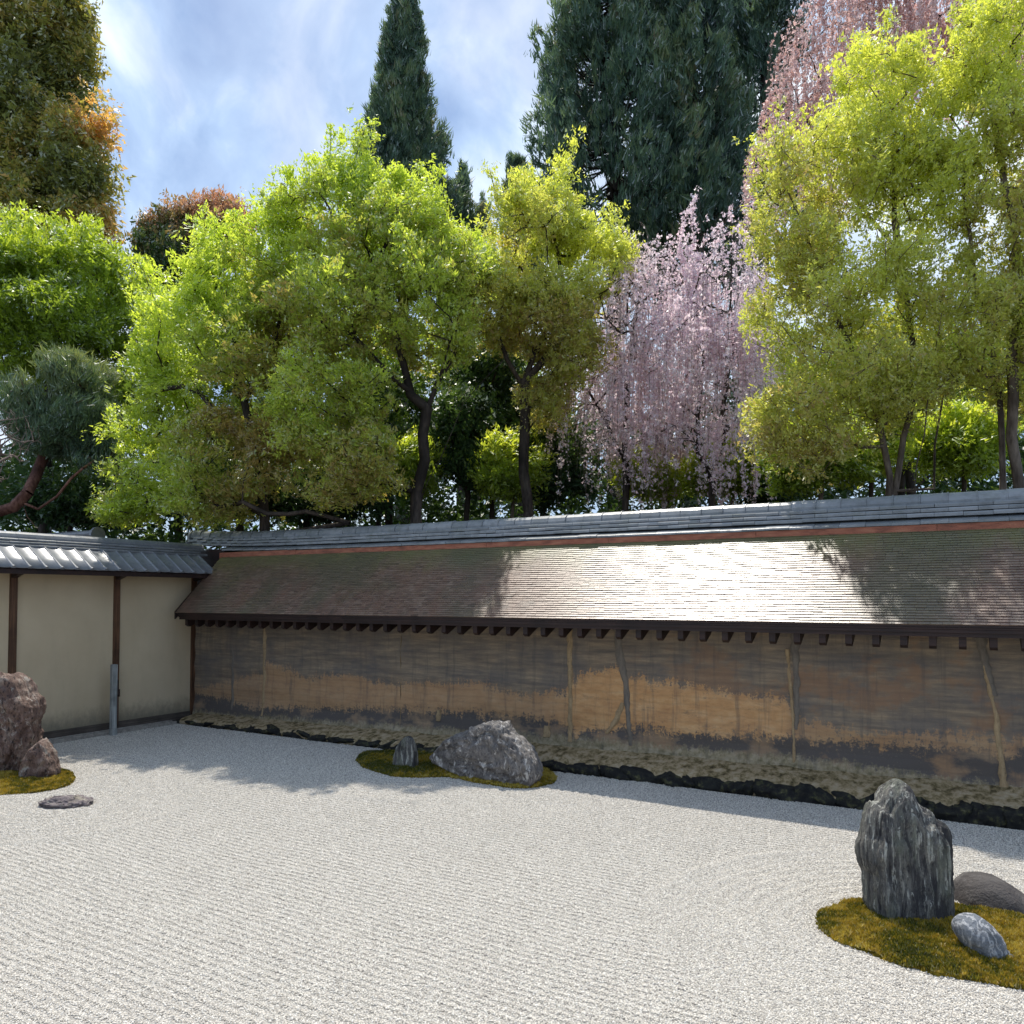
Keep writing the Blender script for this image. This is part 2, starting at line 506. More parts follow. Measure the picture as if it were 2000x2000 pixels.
def mat_patch(name, a, b):
    m, nt, out = newmat(name)
    n1 = noise(nt, wpos(nt, (3, 1, 1)), 7.0, 7, 0.7); n2 = noise(nt, wpos(nt), 30.0, 5, 0.7)
    c = ramp(nt, n1, [(0.35, a), (0.65, b)])
    c = mixc(nt, maprange(nt, n2, 0.55, 0.7, 0, 0.6), c, (0.10, 0.085, 0.06))
    finish(nt, out, c, 0.85, n2, 0.4, 0.01, 0.2)
    return m


def mat_shingle():
    m, nt, out = newmat('weathered_shingle')
    p = wpos(nt)
    s = nd(nt, 'ShaderNodeSeparateXYZ', None, Vector=p)
    a = attr(nt)
    n1 = noise(nt, wpos(nt, (3, 1, 1)), 2.0, 6, 0.65); n2 = noise(nt, wpos(nt, (6, 60, 60)), 1.4, 4)
    n3 = noise(nt, wpos(nt, (1.0, 1, 1)), 0.8, 5)
    c = ramp(nt, a, [(0.0, (0.085, 0.052, 0.038)), (0.5, (0.165, 0.105, 0.076)), (1.0, (0.25, 0.175, 0.13))])
    c = mixc(nt, maprange(nt, n1, 0.40, 0.66, 0, 0.6), c, (0.17, 0.085, 0.058))
    zz = math_(nt, 'ADD', s.outputs[2], math_(nt, 'MULTIPLY', math_(nt, 'SUBTRACT', n1, 0.5), 0.6))
    c = mixc(nt, maprange(nt, zz, 2.50, 2.95, 0, 0.9, True), c, (0.15, 0.15, 0.06))
    c = mixc(nt, maprange(nt, n3, 0.48, 0.62, 0, 0.6), c, (0.085, 0.088, 0.05))
    c = mixc(nt, maprange(nt, noise(nt, wpos(nt, (1, 3, 3)), 5.0, 6, 0.75), 0.55, 0.68, 0, 0.5), c, (0.055, 0.042, 0.036))
    r = maprange(nt, noise(nt, p, 7.0, 5, 0.7), 0.3, 0.7, 0.33, 0.48)
    b_ = finish(nt, out, c, r, None, spec=1.0); b_.inputs['IOR'].default_value = 1.52
    return m


def mat_simple(name, stops, sc=8.0, rough=0.8, bs=0.4, bd=0.01, spec=0.3, stretch=(1, 1, 1)):
    m, nt, out = newmat(name)
    n1 = noise(nt, wpos(nt, stretch), sc, 7, 0.68)
    c = ramp(nt, n1, stops)
    finish(nt, out, c.outputs[0], rough, n1, bs, bd, spec)
    return m


M = {}
M['gravel'] = mat_gravel(); M['pebble'] = mat_pebble(); M['moss'] = mat_moss()
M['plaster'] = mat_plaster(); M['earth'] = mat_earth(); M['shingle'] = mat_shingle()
M['tile'] = mat_tile('grey_roof_tile', (0.17, 0.185, 0.195), (0.27, 0.285, 0.30), 0.36, 0.25)
M['pan'] = mat_tile('glazed_grey_roof_tile', (0.15, 0.16, 0.175), (0.21, 0.22, 0.24), 0.30, 0.1)
M['copper'] = mat_simple('red_brown_board', [(0.3, (0.13, 0.045, 0.025)), (0.5, (0.30, 0.10, 0.055)), (0.7, (0.38, 0.16, 0.09))], 5.0, 0.55, 0.2, 0.004, 0.4, (1, 4, 4))
M['beam'] = mat_wood('dark_eave_wood', (0.015, 0.010, 0.010), (0.045, 0.022, 0.018), 'x', 0.5)
M['post'] = mat_wood('brown_post_wood', (0.045, 0.022, 0.013), (0.17, 0.085, 0.045), 'z', 0.5)
M['sill'] = mat_wood('grey_sill_wood', (0.05, 0.04, 0.033), (0.14, 0.115, 0.095), 'y', 0.75)
M['oldwood'] = mat_wood('weathered_grey_wood', (0.13, 0.14, 0.14), (0.46, 0.48, 0.46), 'z', 0.85)
M['iron'] = mat_simple('rusty_iron', [(0.3, (0.02, 0.017, 0.015)), (0.7, (0.07, 0.04, 0.03))], 30, 0.7)
M['kerb'] = mat_simple('kerb_stone', [(0.3, (0.16, 0.145, 0.13)), (0.5, (0.30, 0.275, 0.24)), (0.7, (0.42, 0.39, 0.34))], 14)
M['paving'] = mat_simple('paving_stone', [(0.3, (0.055, 0.05, 0.045)), (0.7, (0.13, 0.12, 0.105))], 12)
M['basestone'] = mat_simple('dark_mossy_stone', [(0.38, (0.008, 0.008, 0.009)), (0.54, (0.022, 0.022, 0.018)), (0.64, (0.07, 0.068, 0.03)), (0.76, (0.22, 0.19, 0.14))], 11, 0.85, 0.7, 0.03)
M['ledge'] = mat_simple('mossy_earth_ledge', [(0.34, (0.055, 0.042, 0.02)), (0.43, (0.17, 0.13, 0.062)), (0.52, (0.32, 0.245, 0.14)), (0.68, (0.44, 0.36, 0.25))], 11, 0.9, 0.7, 0.03)
M['pale_patch'] = mat_patch('pale_clay', (0.26, 0.185, 0.105), (0.42, 0.31, 0.18))
M['grey_patch'] = mat_patch('grey_clay', (0.13, 0.115, 0.10), (0.21, 0.18, 0.145))
M['soil'] = mat_simple('forest_soil', [(0.3, (0.03, 0.022, 0.014)), (0.7, (0.08, 0.07, 0.03))], 2)
M['bark'] = mat_bark('dark_bark', (0.035, 0.028, 0.024), (0.11, 0.085, 0.07))
M['barkbrown'] = mat_bark('brown_bark', (0.09, 0.065, 0.048), (0.27, 0.21, 0.16))
M['barkpine'] = mat_bark('red_pine_bark', (0.09, 0.035, 0.025), (0.30, 0.15, 0.11))
M['twig'] = mat_bark('grey_twig', (0.16, 0.12, 0.10), (0.34, 0.27, 0.24))
LF = {}
LF['mapledull'] = mat_leaf('maple_leaf_with_flowers', [(0.0, (0.44, 0.34, 0.15)), (0.25, (0.44, 0.45, 0.14)), (0.55, (0.46, 0.58, 0.12)), (1.0, (0.64, 0.76, 0.14))], 0.60, (1.25, 1.2, 0.6))
LF['yellow'] = mat_leaf('yellow_green_leaf', [(0.0, (0.50, 0.38, 0.20)), (0.3, (0.54, 0.54, 0.18)), (0.7, (0.60, 0.68, 0.17)), (1.0, (0.74, 0.78, 0.18))], 0.60, (1.2, 1.15, 0.6))
LF['lime'] = mat_leaf('lime_leaf', [(0.0, (0.18, 0.26, 0.05)), (0.5, (0.34, 0.46, 0.06)), (1.0, (0.54, 0.64, 0.10))], 0.55, (1.25, 1.2, 0.6))
LF['dark'] = mat_leaf('camellia_leaf', [(0.0, (0.035, 0.07, 0.04)), (0.6, (0.08, 0.15, 0.06)), (1.0, (0.22, 0.32, 0.10))], 0.35, (1.3, 1.2, 0.5), 0.5, 0.02)
LF['cedar'] = mat_leaf('cedar_needle', [(0.0, (0.05, 0.09, 0.085)), (0.5, (0.12, 0.20, 0.14)), (0.85, (0.22, 0.30, 0.15)), (1.0, (0.28, 0.26, 0.17))], 0.4, (1.1, 1.1, 0.8))
LF['tall'] = mat_leaf('oak_leaf_flush', [(0.0, (0.17, 0.20, 0.08)), (0.4, (0.30, 0.35, 0.10)), (0.7, (0.56, 0.48, 0.15)), (1.0, (0.78, 0.52, 0.22))], 0.5, (1.2, 1.05, 0.6))
LF['redtip'] = mat_leaf('red_tipped_leaf', [(0.0, (0.03, 0.065, 0.03)), (0.5, (0.09, 0.15, 0.05)), (0.75, (0.34, 0.28, 0.13)), (1.0, (0.58, 0.36, 0.25))], 0.4, (1.2, 1.0, 0.7))
LF['pine'] = mat_leaf('pine_needle', [(0.0, (0.07, 0.12, 0.08)), (0.6, (0.16, 0.24, 0.15)), (1.0, (0.30, 0.36, 0.19))], 0.35)
LF['cherry'] = mat_leaf('cherry_blossom', [(0.0, (0.74, 0.52, 0.58)), (0.35, (0.90, 0.74, 0.80)), (0.8, (0.95, 0.86, 0.89)), (1.0, (0.97, 0.93, 0.94))], 0.55, (1.0, 0.97, 0.98))
LF['cherryred'] = mat_leaf('fading_cherry_blossom', [(0.0, (0.46, 0.26, 0.20)), (0.4, (0.72, 0.50, 0.46)), (0.8, (0.88, 0.73, 0.72)), (1.0, (0.94, 0.86, 0.86))], 0.45, (1.0, 0.92, 0.92))
LF['fern'] = mat_leaf('fern_frond', [(0.0, (0.12, 0.22, 0.05)), (1.0, (0.25, 0.36, 0.08))], 0.4)
LF['mosst'] = mat_leaf('moss_tip', [(0.0, (0.07, 0.085, 0.014)), (0.35, (0.21, 0.185, 0.02)), (0.7, (0.38, 0.27, 0.035)), (1.0, (0.52, 0.42, 0.09))], 0.3, (1.1, 1.0, 0.5))
LF['bush'] = mat_leaf('bright_bush_leaf', [(0.0, (0.16, 0.24, 0.05)), (0.5, (0.40, 0.54, 0.09)), (1.0, (0.66, 0.74, 0.16))], 0.6)

# ------------------------------------------------------------------ ground and gravel
rng = np.random.default_rng(11)
GX0, GX1, GY0, GY1 = -11.80, 3.2, -1.5, 8.80
WALL_Y = 9.25

g = MB(); g.box(-90, 80, -60, 90, -0.45, -0.05)
tag(g.build('ground', M['soil']), kind='structure')


def poly_dist(P, poly):
    """signed distance (negative inside) of the points P (n,2) to a polygon"""
    poly = np.asarray(poly); n = len(poly); d = np.full(len(P), 1e9); ins = np.zeros(len(P), bool)
    for i in range(n):
        a, b = poly[i], poly[(i+1) % n]
        ab = b-a; t = np.clip(((P-a)@ab)/(ab@ab+1e-12), 0, 1)
        d = np.minimum(d, np.linalg.norm(P-(a+t[:, None]*ab), axis=1))
        c = ((a[1] > P[:, 1]) != (b[1] > P[:, 1])) & (P[:, 0] < (b[0]-a[0])*(P[:, 1]-a[1])/(b[1]-a[1]+1e-12)+a[0])
        ins ^= c
    return np.where(ins, -d, d)


def zpts(zoom, org, pts):
    return [(org[0]+x/zoom, org[1]+y/zoom) for x, y in pts]


ISL_R = zpts(3.864, (1500, 1450), [(735, 1200), (640, 1215), (540, 1240), (440, 1275), (375, 1310), (358, 1350), (375, 1400), (440, 1450), (520, 1510), (620, 1555), (700, 1580), (850, 1640), (1000, 1690), (1150, 1730), (1300, 1770), (1500, 1800), (1650, 1820), (1800, 1860), (1950, 1875), (2150, 1860), (2350, 1780), (2450, 1650), (2350, 1500), (2100, 1390), (1850, 1320), (1600, 1280), (1350, 1235), (1050, 1190)])
ISL_C = zpts(3.864, (650, 1350), [(180, 510), (210, 480), (280, 462), (370, 462), (450, 465), (560, 465), (640, 470), (760, 478), (950, 500), (1200, 540), (1450, 575), (1560, 590), (1620, 600), (1680, 640), (1690, 685), (1640, 710), (1500, 735), (1350, 735), (1200, 710), (1080, 695), (950, 665), (850, 650), (700, 655), (580, 655), (470, 650), (400, 635), (300, 605), (220, 575), (185, 540)])
ISL_L = zpts(2.76, (0, 950), [(-260, 1600), (-200, 1560), (-100, 1540), (0, 1530), (150, 1520), (300, 1530), (370, 1540), (405, 1570), (395, 1600), (340, 1625), (250, 1645), (100, 1660), (0, 1665), (-150, 1670), (-240, 1640)])
ISL = {k: np.array([at_ground(*p)[:2] for p in v]) for k, v in dict(r=ISL_R, c=ISL_C, l=ISL_L).items()}


def smooth_poly(P, n=3):
    for _ in range(n):
        Q = []
        for i in range(len(P)):
            a, b = P[i], P[(i+1) % len(P)]
            Q += [a*0.75+b*0.25, a*0.25+b*0.75]
        P = np.array(Q)
    return P


ISLS = {k: smooth_poly(v, 2) for k, v in ISL.items()}
sp = 0.046
xs = np.arange(GX0, GX1+sp, sp); ys = np.arange(GY0, GY1+sp, sp)
xs[-1] = GX1; ys[-1] = GY1
XX, YY = np.meshgrid(xs, ys)
P2 = np.stack([XX.ravel(), YY.ravel()], 1)
dmin = np.full(len(P2), 1e9)
for k in ISLS:
    dmin = np.minimum(dmin, poly_dist(P2, ISLS[k]))
flat_c = at_ground(128, 1571)[:2]
dmin = np.minimum(dmin, np.linalg.norm((P2-flat_c)*[1, 1], axis=1)-0.25)
ZZ = 0.006*fbm(np.c_[P2*1.3, np.zeros(len(P2))], 3, 4)
ring = np.clip(dmin, 0, 2)
ringamp = np.where((dmin > 0.03), 1, 0)*np.clip((1.05-dmin)/0.25, 0, 1)
wob = 0.05*fbm(np.c_[P2*1.7, np.ones(len(P2))], 2, 8)
ZZ += ringamp*0.0075*np.cos((ring+wob*0.3)/0.115*2*math.pi)
ZZ += 0.024*np.exp(-((dmin-1.06)/0.05)**2)*np.clip(0.5+fbm(np.c_[P2*0.9, np.ones(len(P2))], 2, 3), 0.2, 1)   # outer ring edge
lin = np.clip((dmin-1.08)/0.1, 0, 1)
nx, ny = len(xs), len(ys)
ii = np.arange(nx*ny).reshape(ny, nx)
q = np.stack([ii[:-1, :-1].ravel(), ii[:-1, 1:].ravel(), ii[1:, 1:].ravel(), ii[1:, :-1].ravel()], 1)
me = np_mesh('gravel_bed', np.c_[P2, ZZ], q, smooth=True)
gravel_bed = tag(link('gravel_bed', me, M['gravel']), kind='structure')


def gravel_h(P):
    P = np.atleast_2d(P)
    i = np.clip(((P[:, 0]-GX0)/sp).astype(int), 0, nx-1); j = np.clip(((P[:, 1]-GY0)/sp).astype(int), 0, ny-1)
    return ZZ.reshape(ny, nx)[j, i]


# pebbles: real chips scattered with geometry nodes (stuff)
def pebble_proto():
    bm_v = np.array([(0, 0, 1), (0.9, 0, .25), (.25, .85, .3), (-.75, .5, .2), (-.7, -.55, .3), (.3, -.9, .2), (.65, .6, -.4), (-.4, .75, -.5), (-.85, -.1, -.4), (-.2, -.8, -.5), (.7, -.5, -.45), (0, 0, -.9)], float)
    fc = np.array([(0, 1, 2), (0, 2, 3), (0, 3, 4), (0, 4, 5), (0, 5, 1), (1, 6, 2), (2, 7, 3), (3, 8, 4), (4, 9, 5), (5, 10, 1), (6, 7, 2), (7, 8, 3), (8, 9, 4), (9, 10, 5), (10, 6, 1), (11, 7, 6), (11, 8, 7), (11, 9, 8), (11, 10, 9), (11, 6, 10)])
    return bm_v, fc


PEB = True
if PEB:
    # carrier: the part of the bed the camera sees, island interiors left out
    V3 = np.c_[P2, ZZ]
    cen = V3[q].mean(axis=1)
    rel = cen[:, :2]; fd = rel@CAMF[:2]; rd = rel@CAMR[:2]
    dq = dmin[q].mean(axis=1)
    keep = (fd > 3.2) & (np.abs(rd) < fd*0.72+0.3) & (dq > -0.01)
    qq = q[keep]; used, inv = np.unique(qq, return_inverse=True)
    fdv = V3[used][:, :2]@CAMF[:2]
    me = np_mesh('gravel', V3[used]+[0, 0, 0.001], inv.reshape(-1, 4))
    me.attributes.new('dens', 'FLOAT', 'POINT').data.foreach_set('value', np.clip((1.35-fdv*0.09), 0.35, 1).astype(np.float32))
    me.attributes.new('rake', 'FLOAT', 'POINT').data.foreach_set('value', (0.0028*lin[used]).astype(np.float32))
    go = link('gravel', me, M['pebble'])
    tag(go, 'loose white gravel chips covering the raked garden floor', 'gravel', kind='stuff')
    ng = bpy.data.node_groups.new('scatter', 'GeometryNodeTree')
    ng.interface.new_socket('Geometry', in_out='INPUT', socket_type='NodeSocketGeometry')
    ng.interface.new_socket('Geometry', in_out='OUTPUT', socket_type='NodeSocketGeometry')
    gi = ng.nodes.new('NodeGroupInput'); gout = ng.nodes.new('NodeGroupOutput')
    dp = ng.nodes.new('GeometryNodeDistributePointsOnFaces')
    na = ng.nodes.new('GeometryNodeInputNamedAttribute'); na.data_type = 'FLOAT'; na.inputs['Name'].default_value = 'dens'
    mu = ng.nodes.new('ShaderNodeMath'); mu.operation = 'MULTIPLY'; mu.inputs[1].default_value = 8600.0
    ng.links.new(na.outputs[0], mu.inputs[0]); ng.links.new(mu.outputs[0], dp.inputs['Density'])
    ico = ng.nodes.new('GeometryNodeMeshIcoSphere'); ico.inputs['Radius'].default_value = 0.0063; ico.inputs['Subdivisions'].default_value = 1
    sm_ = ng.nodes.new('GeometryNodeSetMaterial'); sm_.inputs['Material'].default_value = M['pebble']
    ng.links.new(ico.outputs['Mesh'], sm_.inputs['Geometry'])
    iop = ng.nodes.new('GeometryNodeInstanceOnPoints')
    rr = ng.nodes.new('FunctionNodeRandomValue'); rr.data_type = 'FLOAT_VECTOR'; rr.inputs[1].default_value = (6.28, 6.28, 6.28)
    rs = ng.nodes.new('FunctionNodeRandomValue'); rs.data_type = 'FLOAT_VECTOR'
    rs.inputs[0].default_value = (0.65, 0.6, 0.5); rs.inputs[1].default_value = (1.35, 1.1, 0.95)
    ng.links.new(gi.outputs[0], dp.inputs['Mesh']); 
    gp_ = ng.nodes.new('GeometryNodeInputPosition'); gx_ = ng.nodes.new('ShaderNodeSeparateXYZ'); ng.links.new(gp_.outputs[0], gx_.inputs[0])
    wv_ = ng.nodes.new('ShaderNodeTexNoise'); wv_.inputs['Scale'].default_value = 0.8; ng.links.new(gp_.outputs[0], wv_.inputs['Vector'])
    a1 = ng.nodes.new('ShaderNodeMath'); a1.operation = 'MULTIPLY_ADD'; a1.inputs[1].default_value = 0.12
    ng.links.new(wv_.outputs[0], a1.inputs[0]); ng.links.new(gx_.outputs[1], a1.inputs[2])
    a2 = ng.nodes.new('ShaderNodeMath'); a2.operation = 'MULTIPLY'; a2.inputs[1].default_value = 2*math.pi/0.062; ng.links.new(a1.outputs[0], a2.inputs[0])
    a3 = ng.nodes.new('ShaderNodeMath'); a3.operation = 'SINE'; ng.links.new(a2.outputs[0], a3.inputs[0])
    nl = ng.nodes.new('GeometryNodeInputNamedAttribute'); nl.data_type = 'FLOAT'; nl.inputs['Name'].default_value = 'rake'
    a4 = ng.nodes.new('ShaderNodeMath'); a4.operation = 'MULTIPLY'; ng.links.new(a3.outputs[0], a4.inputs[0]); ng.links.new(nl.outputs[0], a4.inputs[1])
    cx_ = ng.nodes.new('ShaderNodeCombineXYZ'); ng.links.new(a4.outputs[0], cx_.inputs[2])
    sp2 = ng.nodes.new('GeometryNodeSetPosition'); ng.links.new(dp.outputs['Points'], sp2.inputs['Geometry']); ng.links.new(cx_.outputs[0], sp2.inputs['Offset'])
    ng.links.new(sp2.outputs[0], iop.inputs['Points'])
    ng.links.new(sm_.outputs[0], iop.inputs['Instance'])
    ng.links.new(rr.outputs[0], iop.inputs['Rotation']); ng.links.new(rs.outputs[0], iop.inputs['Scale'])
    ng.links.new(iop.outputs[0], gout.inputs[0])
    md = go.modifiers.new('scatter', 'NODES'); md.node_group = ng


# moss islands
def blades(P, N, size, tint, r):
    """small upright two-sided blades at points P"""
    n = len(P); a = r.uniform(0, 2*math.pi, n); t = np.c_[np.cos(a), np.sin(a), np.zeros(n)]
    up = np.c_[r.normal(0, .45, n), r.normal(0, .45, n), np.ones(n)]; up /= np.linalg.norm(up, axis=1)[:, None]
    s = (size*r.uniform(.6, 1.4, n))[:, None]
    v = np.stack([P-t*s*.28, P+t*s*.28, P+up*s], 1)
    return v.reshape(-1, 3), np.arange(3*n).reshape(-1, 3), np.repeat(tint, 3)


def moss_island(poly, label, seed, name='moss_island', hmax=0.05, bias=None, gold=0.5):
    r = np.random.default_rng(seed)
    P = smooth_poly(poly, 2); c = P.mean(axis=0)
    base = empty(name, (c[0], c[1], 0), label, 'moss island', 'moss islands in the gravel')
    x0, y0 = P.min(axis=0)-.02; x1, y1 = P.max(axis=0)+.02
    s = 0.022
    gx = np.arange(x0, x1, s); gy = np.arange(y0, y1, s)
    X, Y = np.meshgrid(gx, gy); Q = np.stack([X.ravel(), Y.ravel()], 1)
    d = -poly_dist(Q, P)
    wig = 0.022*fbm(np.c_[Q*11, np.zeros(len(Q))], 3, seed)
    h = np.where(d+wig > 0, 0.018+hmax*(1-np.exp(-np.clip(d+wig, 0, 9)/0.12)), -0.03)
    h = h+np.where(d > 0, 0.020*fbm(np.c_[Q*8, np.zeros(len(Q))], 4, seed+3), 0)
    j = np.arange(len(Q)).reshape(len(gy), len(gx))
    f = np.stack([j[:-1, :-1].ravel(), j[:-1, 1:].ravel(), j[1:, 1:].ravel(), j[1:, :-1].ravel()], 1)
    kp = (d[f] > -0.03).any(axis=1); f = f[kp]; us, iv = np.unique(f, return_inverse=True)
    V = np.c_[Q, h][us]-[c[0], c[1], 0]
    link('moss_mound', np_mesh('moss_mound', V, iv.reshape(-1, 4), smooth=True), M['moss'], base)
    # tufts
    nb = int(34000*min(1.0, 0.3+len(us)*s*s/1.1))
    T = np.c_[r.uniform(x0, x1, nb*2), r.uniform(y0, y1, nb*2)]
    dt = -poly_dist(T, P); T = T[dt+0.022*fbm(np.c_[T*11, np.zeros(len(T))], 3, seed) > -0.012*r.uniform(0, 1, len(T))**2]; dt = -poly_dist(T, P)
    hh = 0.014+hmax*(1-np.exp(-np.clip(dt, 0, 9)/0.12))
    clump = fbm(np.c_[T*26, np.zeros(len(T))], 2, seed+5)
    zone = fbm(np.c_[T*3.2, np.zeros(len(T))], 3, seed+9)
    ti = np.clip(gold+zone*0.75+clump*0.5+r.normal(0, .13, len(T)), 0, 1)
    if bias is not None: ti = np.clip(ti+bias(T), 0, 1)
    hh = hh+0.020*fbm(np.c_[T*8, np.zeros(len(T))], 4, seed+3)+0.010*np.clip(clump, -.3, 1)
    v, f, t = blades(np.c_[T-c, hh], None, 0.022, ti, r)
    o = link('moss_tuft', np_mesh('moss_tuft', v, f, dict(tint=t)), LF['mosst'], base, kind='stuff')
    return base


moss_island(ISL['r'], 'golden moss island at right around the tall upright rock and its two companions', 5, gold=0.52)
moss_island(ISL['c'], 'long green and yellow moss island in front of the wall under the wide ridge rock', 6, gold=0.45,
            bias=lambda T: np.clip((T[:, 0]+5.6)*0.55, -.42, .32), hmax=0.035)
moss_island(ISL['l'], 'moss island at left under the tall reddish rock beside the plaster wall', 7, gold=0.55, hmax=0.04)


# ------------------------------------------------------------------ rocks
def icosphere(sub):
    import bmesh
    bm = bmesh.new(); bmesh.ops.create_icosphere(bm, subdivisions=sub, radius=1.0)
    v = np.array([x.co[:] for x in bm.verts]); f = np.array([[y.index for y in x.verts] for x in bm.faces]); bm.free()
    return v, f


ICO = {5: icosphere(5), 6: icosphere(6), 3: icosphere(3), 2: icosphere(2)}


def rock(label, outline, D, thick, mat, seed, sub=6, plane='cam', y=None, rough=0.03, sharp=0.7, streak=(3, 3, 3), ridge=0.03, group='garden rocks', base_w=0.25, name='rock', flatpow=0.75, facet=0.0):
    if plane == 'cam':
        W = np.array([at(px, py, D) for px, py in outline]); ax = CAMR; nx_ = CAMF
    else:
        W = np.array([at_y(px, py, y) for px, py in outline]); ax = np.array([1.0, 0, 0]); nx_ = np.array([0, 1.0, 0])
    o = W.mean(axis=0)
    U = (W-o)@ax; Zz = W[:, 2]-o[2]
    cu, cz = (U.max()+U.min())/2, (Zz.max()+Zz.min())/2*0.9
    U = U-cu; Zz = Zz-cz
    n_ = len(U); tt = np.linspace(0, n_, n_*12, endpoint=False); i0 = tt.astype(int); fr = tt-i0
    U, Zz = U[i0]*(1-fr)+U[(i0+1) % n_]*fr, Zz[i0]*(1-fr)+Zz[(i0+1) % n_]*fr
    th = np.arctan2(Zz, U); R = np.hypot(U, Zz); s = np.argsort(th); th, R = th[s], R[s]
    th = np.r_[th[-1]-2*math.pi, th, th[0]+2*math.pi]; R = np.r_[R[-1], R, R[0]]
    v, f = ICO[sub]
    t = np.arctan2(v[:, 2], v[:, 0]); sp_ = np.clip(np.hypot(v[:, 0], v[:, 2]), 1e-6, 1)
    rad = np.interp(t, th, R)*sp_**flatpow
    pu, pz = rad*np.cos(t), rad*np.sin(t)
    zr = (pz-Zz.min())/(Zz.max()-Zz.min())
    dep = thick*np.sign(v[:, 1])*np.abs(v[:, 1])**0.85*(1+base_w*(1-zr))
    P = np.stack([pu, dep, pz], 1)
    st = np.array(streak)
    nrm = v.copy()
    n = ridge*fbm(P*st, 5, seed, ridged=True)+rough*fbm(P*st*2.7+3, 4, seed+40)+rough*.5*fbm(P*st*7+3, 3, seed+60, True)
    n = n-np.quantile(n, .8)
    if facet > 0:      # chipped planar faces
        rr_ = np.random.default_rng(seed)
        for k in range(26):
            dv = rr_.normal(0, 1, 3)*[.22, 1, .35]; dv[1] = np.sign(dv[1])*(abs(dv[1])+.5); dv /= np.linalg.norm(dv); h = (P*[1, 1.2, 1])@dv
            lim = np.quantile(h, rr_.uniform(.86, .97)); ex = np.clip(h-lim, 0, None)
            P = P-dv[None, :]*(ex*facet)[:, None]
    edge = 1-0.55*sp_**6            # keep the outline close to the measured one
    P = P+nrm*(n*edge)[:, None]
    Wv = o+ax*(P[:, 0:1]+cu)+nx_*P[:, 1:2]+np.array([0, 0, 1.0])*(P[:, 2:3]+cz)
    loc = np.array([Wv[:, 0].mean(), Wv[:, 1].mean(), 0.0])
    ob = link(name, np_mesh(name, Wv-loc, f, smooth=True), mat, None, tuple(loc))
    return tag(ob, label, 'rock', group)


M['rk_tall'] = mat_rock('upright_schist', [(0.075, 0.075, 0.076), (0.16, 0.157, 0.148), (0.27, 0.26, 0.225)], (6, 6, 0.8), (0.47, 0.46, 0.40), 0.55, 6.0, (0.022, 0.022, 0.028), crack=0.75, drips=.9)
M['rk_dark'] = mat_rock('smooth_brown_rock', [(0.048, 0.042, 0.042), (0.08, 0.072, 0.07), (0.145, 0.135, 0.13)], (1, 1, 1), (0.28, 0.27, 0.26), 0.25, 4.0, crack=0.25)
M['rk_stripe'] = mat_rock('veined_blue_rock', [(0.13, 0.15, 0.17), (0.21, 0.23, 0.26), (0.30, 0.32, 0.34)], (2, 2, 2), (0.5, 0.5, 0.5), 0.3, 7.0, veins=(4.5, 2.5, 2.2), crack=0.35)
M['rk_mid'] = mat_rock('mottled_grey_rock', [(0.12, 0.115, 0.115), (0.23, 0.215, 0.205), (0.37, 0.34, 0.31)], (4.2, 4.2, 2.0), (0.70, 0.68, 0.65), 0.95, 3.2, (0.035, 0.033, 0.04), crack=0.7)
M['rk_red'] = mat_rock('reddish_chert', [(0.10, 0.06, 0.05), (0.20, 0.13, 0.105), (0.38, 0.30, 0.25)], (2.6, 2.6, 1.5), (0.52, 0.48, 0.42), 0.7, 4.0, (0.03, 0.022, 0.022), crack=0.95)
M['rk_flat'] = mat_rock('flat_slab_rock', [(0.11, 0.09, 0.10), (0.20, 0.17, 0.18), (0.30, 0.27, 0.22)], (2, 2, 4), (0.42, 0.40, 0.33), 0.6, 9.0, crack=0.8)

O_TALL = zpts(3.864, (1500, 1450), [(985, 280), (1040, 310), (1075, 380), (1115, 455), (1150, 478), (1215, 505), (1250, 560), (1320, 605), (1350, 680), (1362, 800), (1365, 950), (1358, 1150), (1350, 1350), (1340, 1470), (1100, 1500), (900, 1500), (790, 1450), (760, 1310), (738, 1200), (733, 1050), (728, 975), (700, 920), (688, 850), (690, 770), (712, 690), (725, 600), (735, 545), (762, 500), (795, 455), (838, 447), (850, 400), (875, 355), (915, 315), (945, 287)])
rock('tall dark upright rock streaked with white lichen, standing on the right moss island', O_TALL, 5.36, 0.19, M['rk_tall'], 3, streak=(8, 8, 1.5), ridge=0.055, rough=0.022, sub=6, flatpow=0.55)
O_DARK = zpts(3.864, (1500, 1450), [(1412, 1220), (1430, 1130), (1470, 1060), (1540, 1010), (1640, 1000), (1740, 1020), (1860, 1090), (1950, 1160), (2050, 1250), (2090, 1340), (2060, 1440), (1950, 1460), (1800, 1440), (1600, 1400), (1450, 1330)])
rock('rounded brown boulder behind the striped stone at the right edge', O_DARK, 5.62, 0.26, M['rk_dark'], 14, sub=5, ridge=0.012, rough=0.006, streak=(3, 3, 3), flatpow=0.8)
O_STR = zpts(3.864, (1500, 1450), [(1418, 1390), (1425, 1350), (1455, 1320), (1520, 1300), (1590, 1305), (1660, 1350), (1715, 1420), (1755, 1525), (1815, 1560), (1878, 1615), (1885, 1660), (1820, 1705), (1740, 1750), (1640, 1740), (1560, 1660), (1500, 1570), (1450, 1490), (1422, 1440)])
rock('small blue-grey rock with swirling white veins on the right moss island', O_STR, 4.74, 0.13, M['rk_stripe'], 21, sub=5, ridge=0.012, rough=0.006, streak=(7, 7, 7), flatpow=0.7)
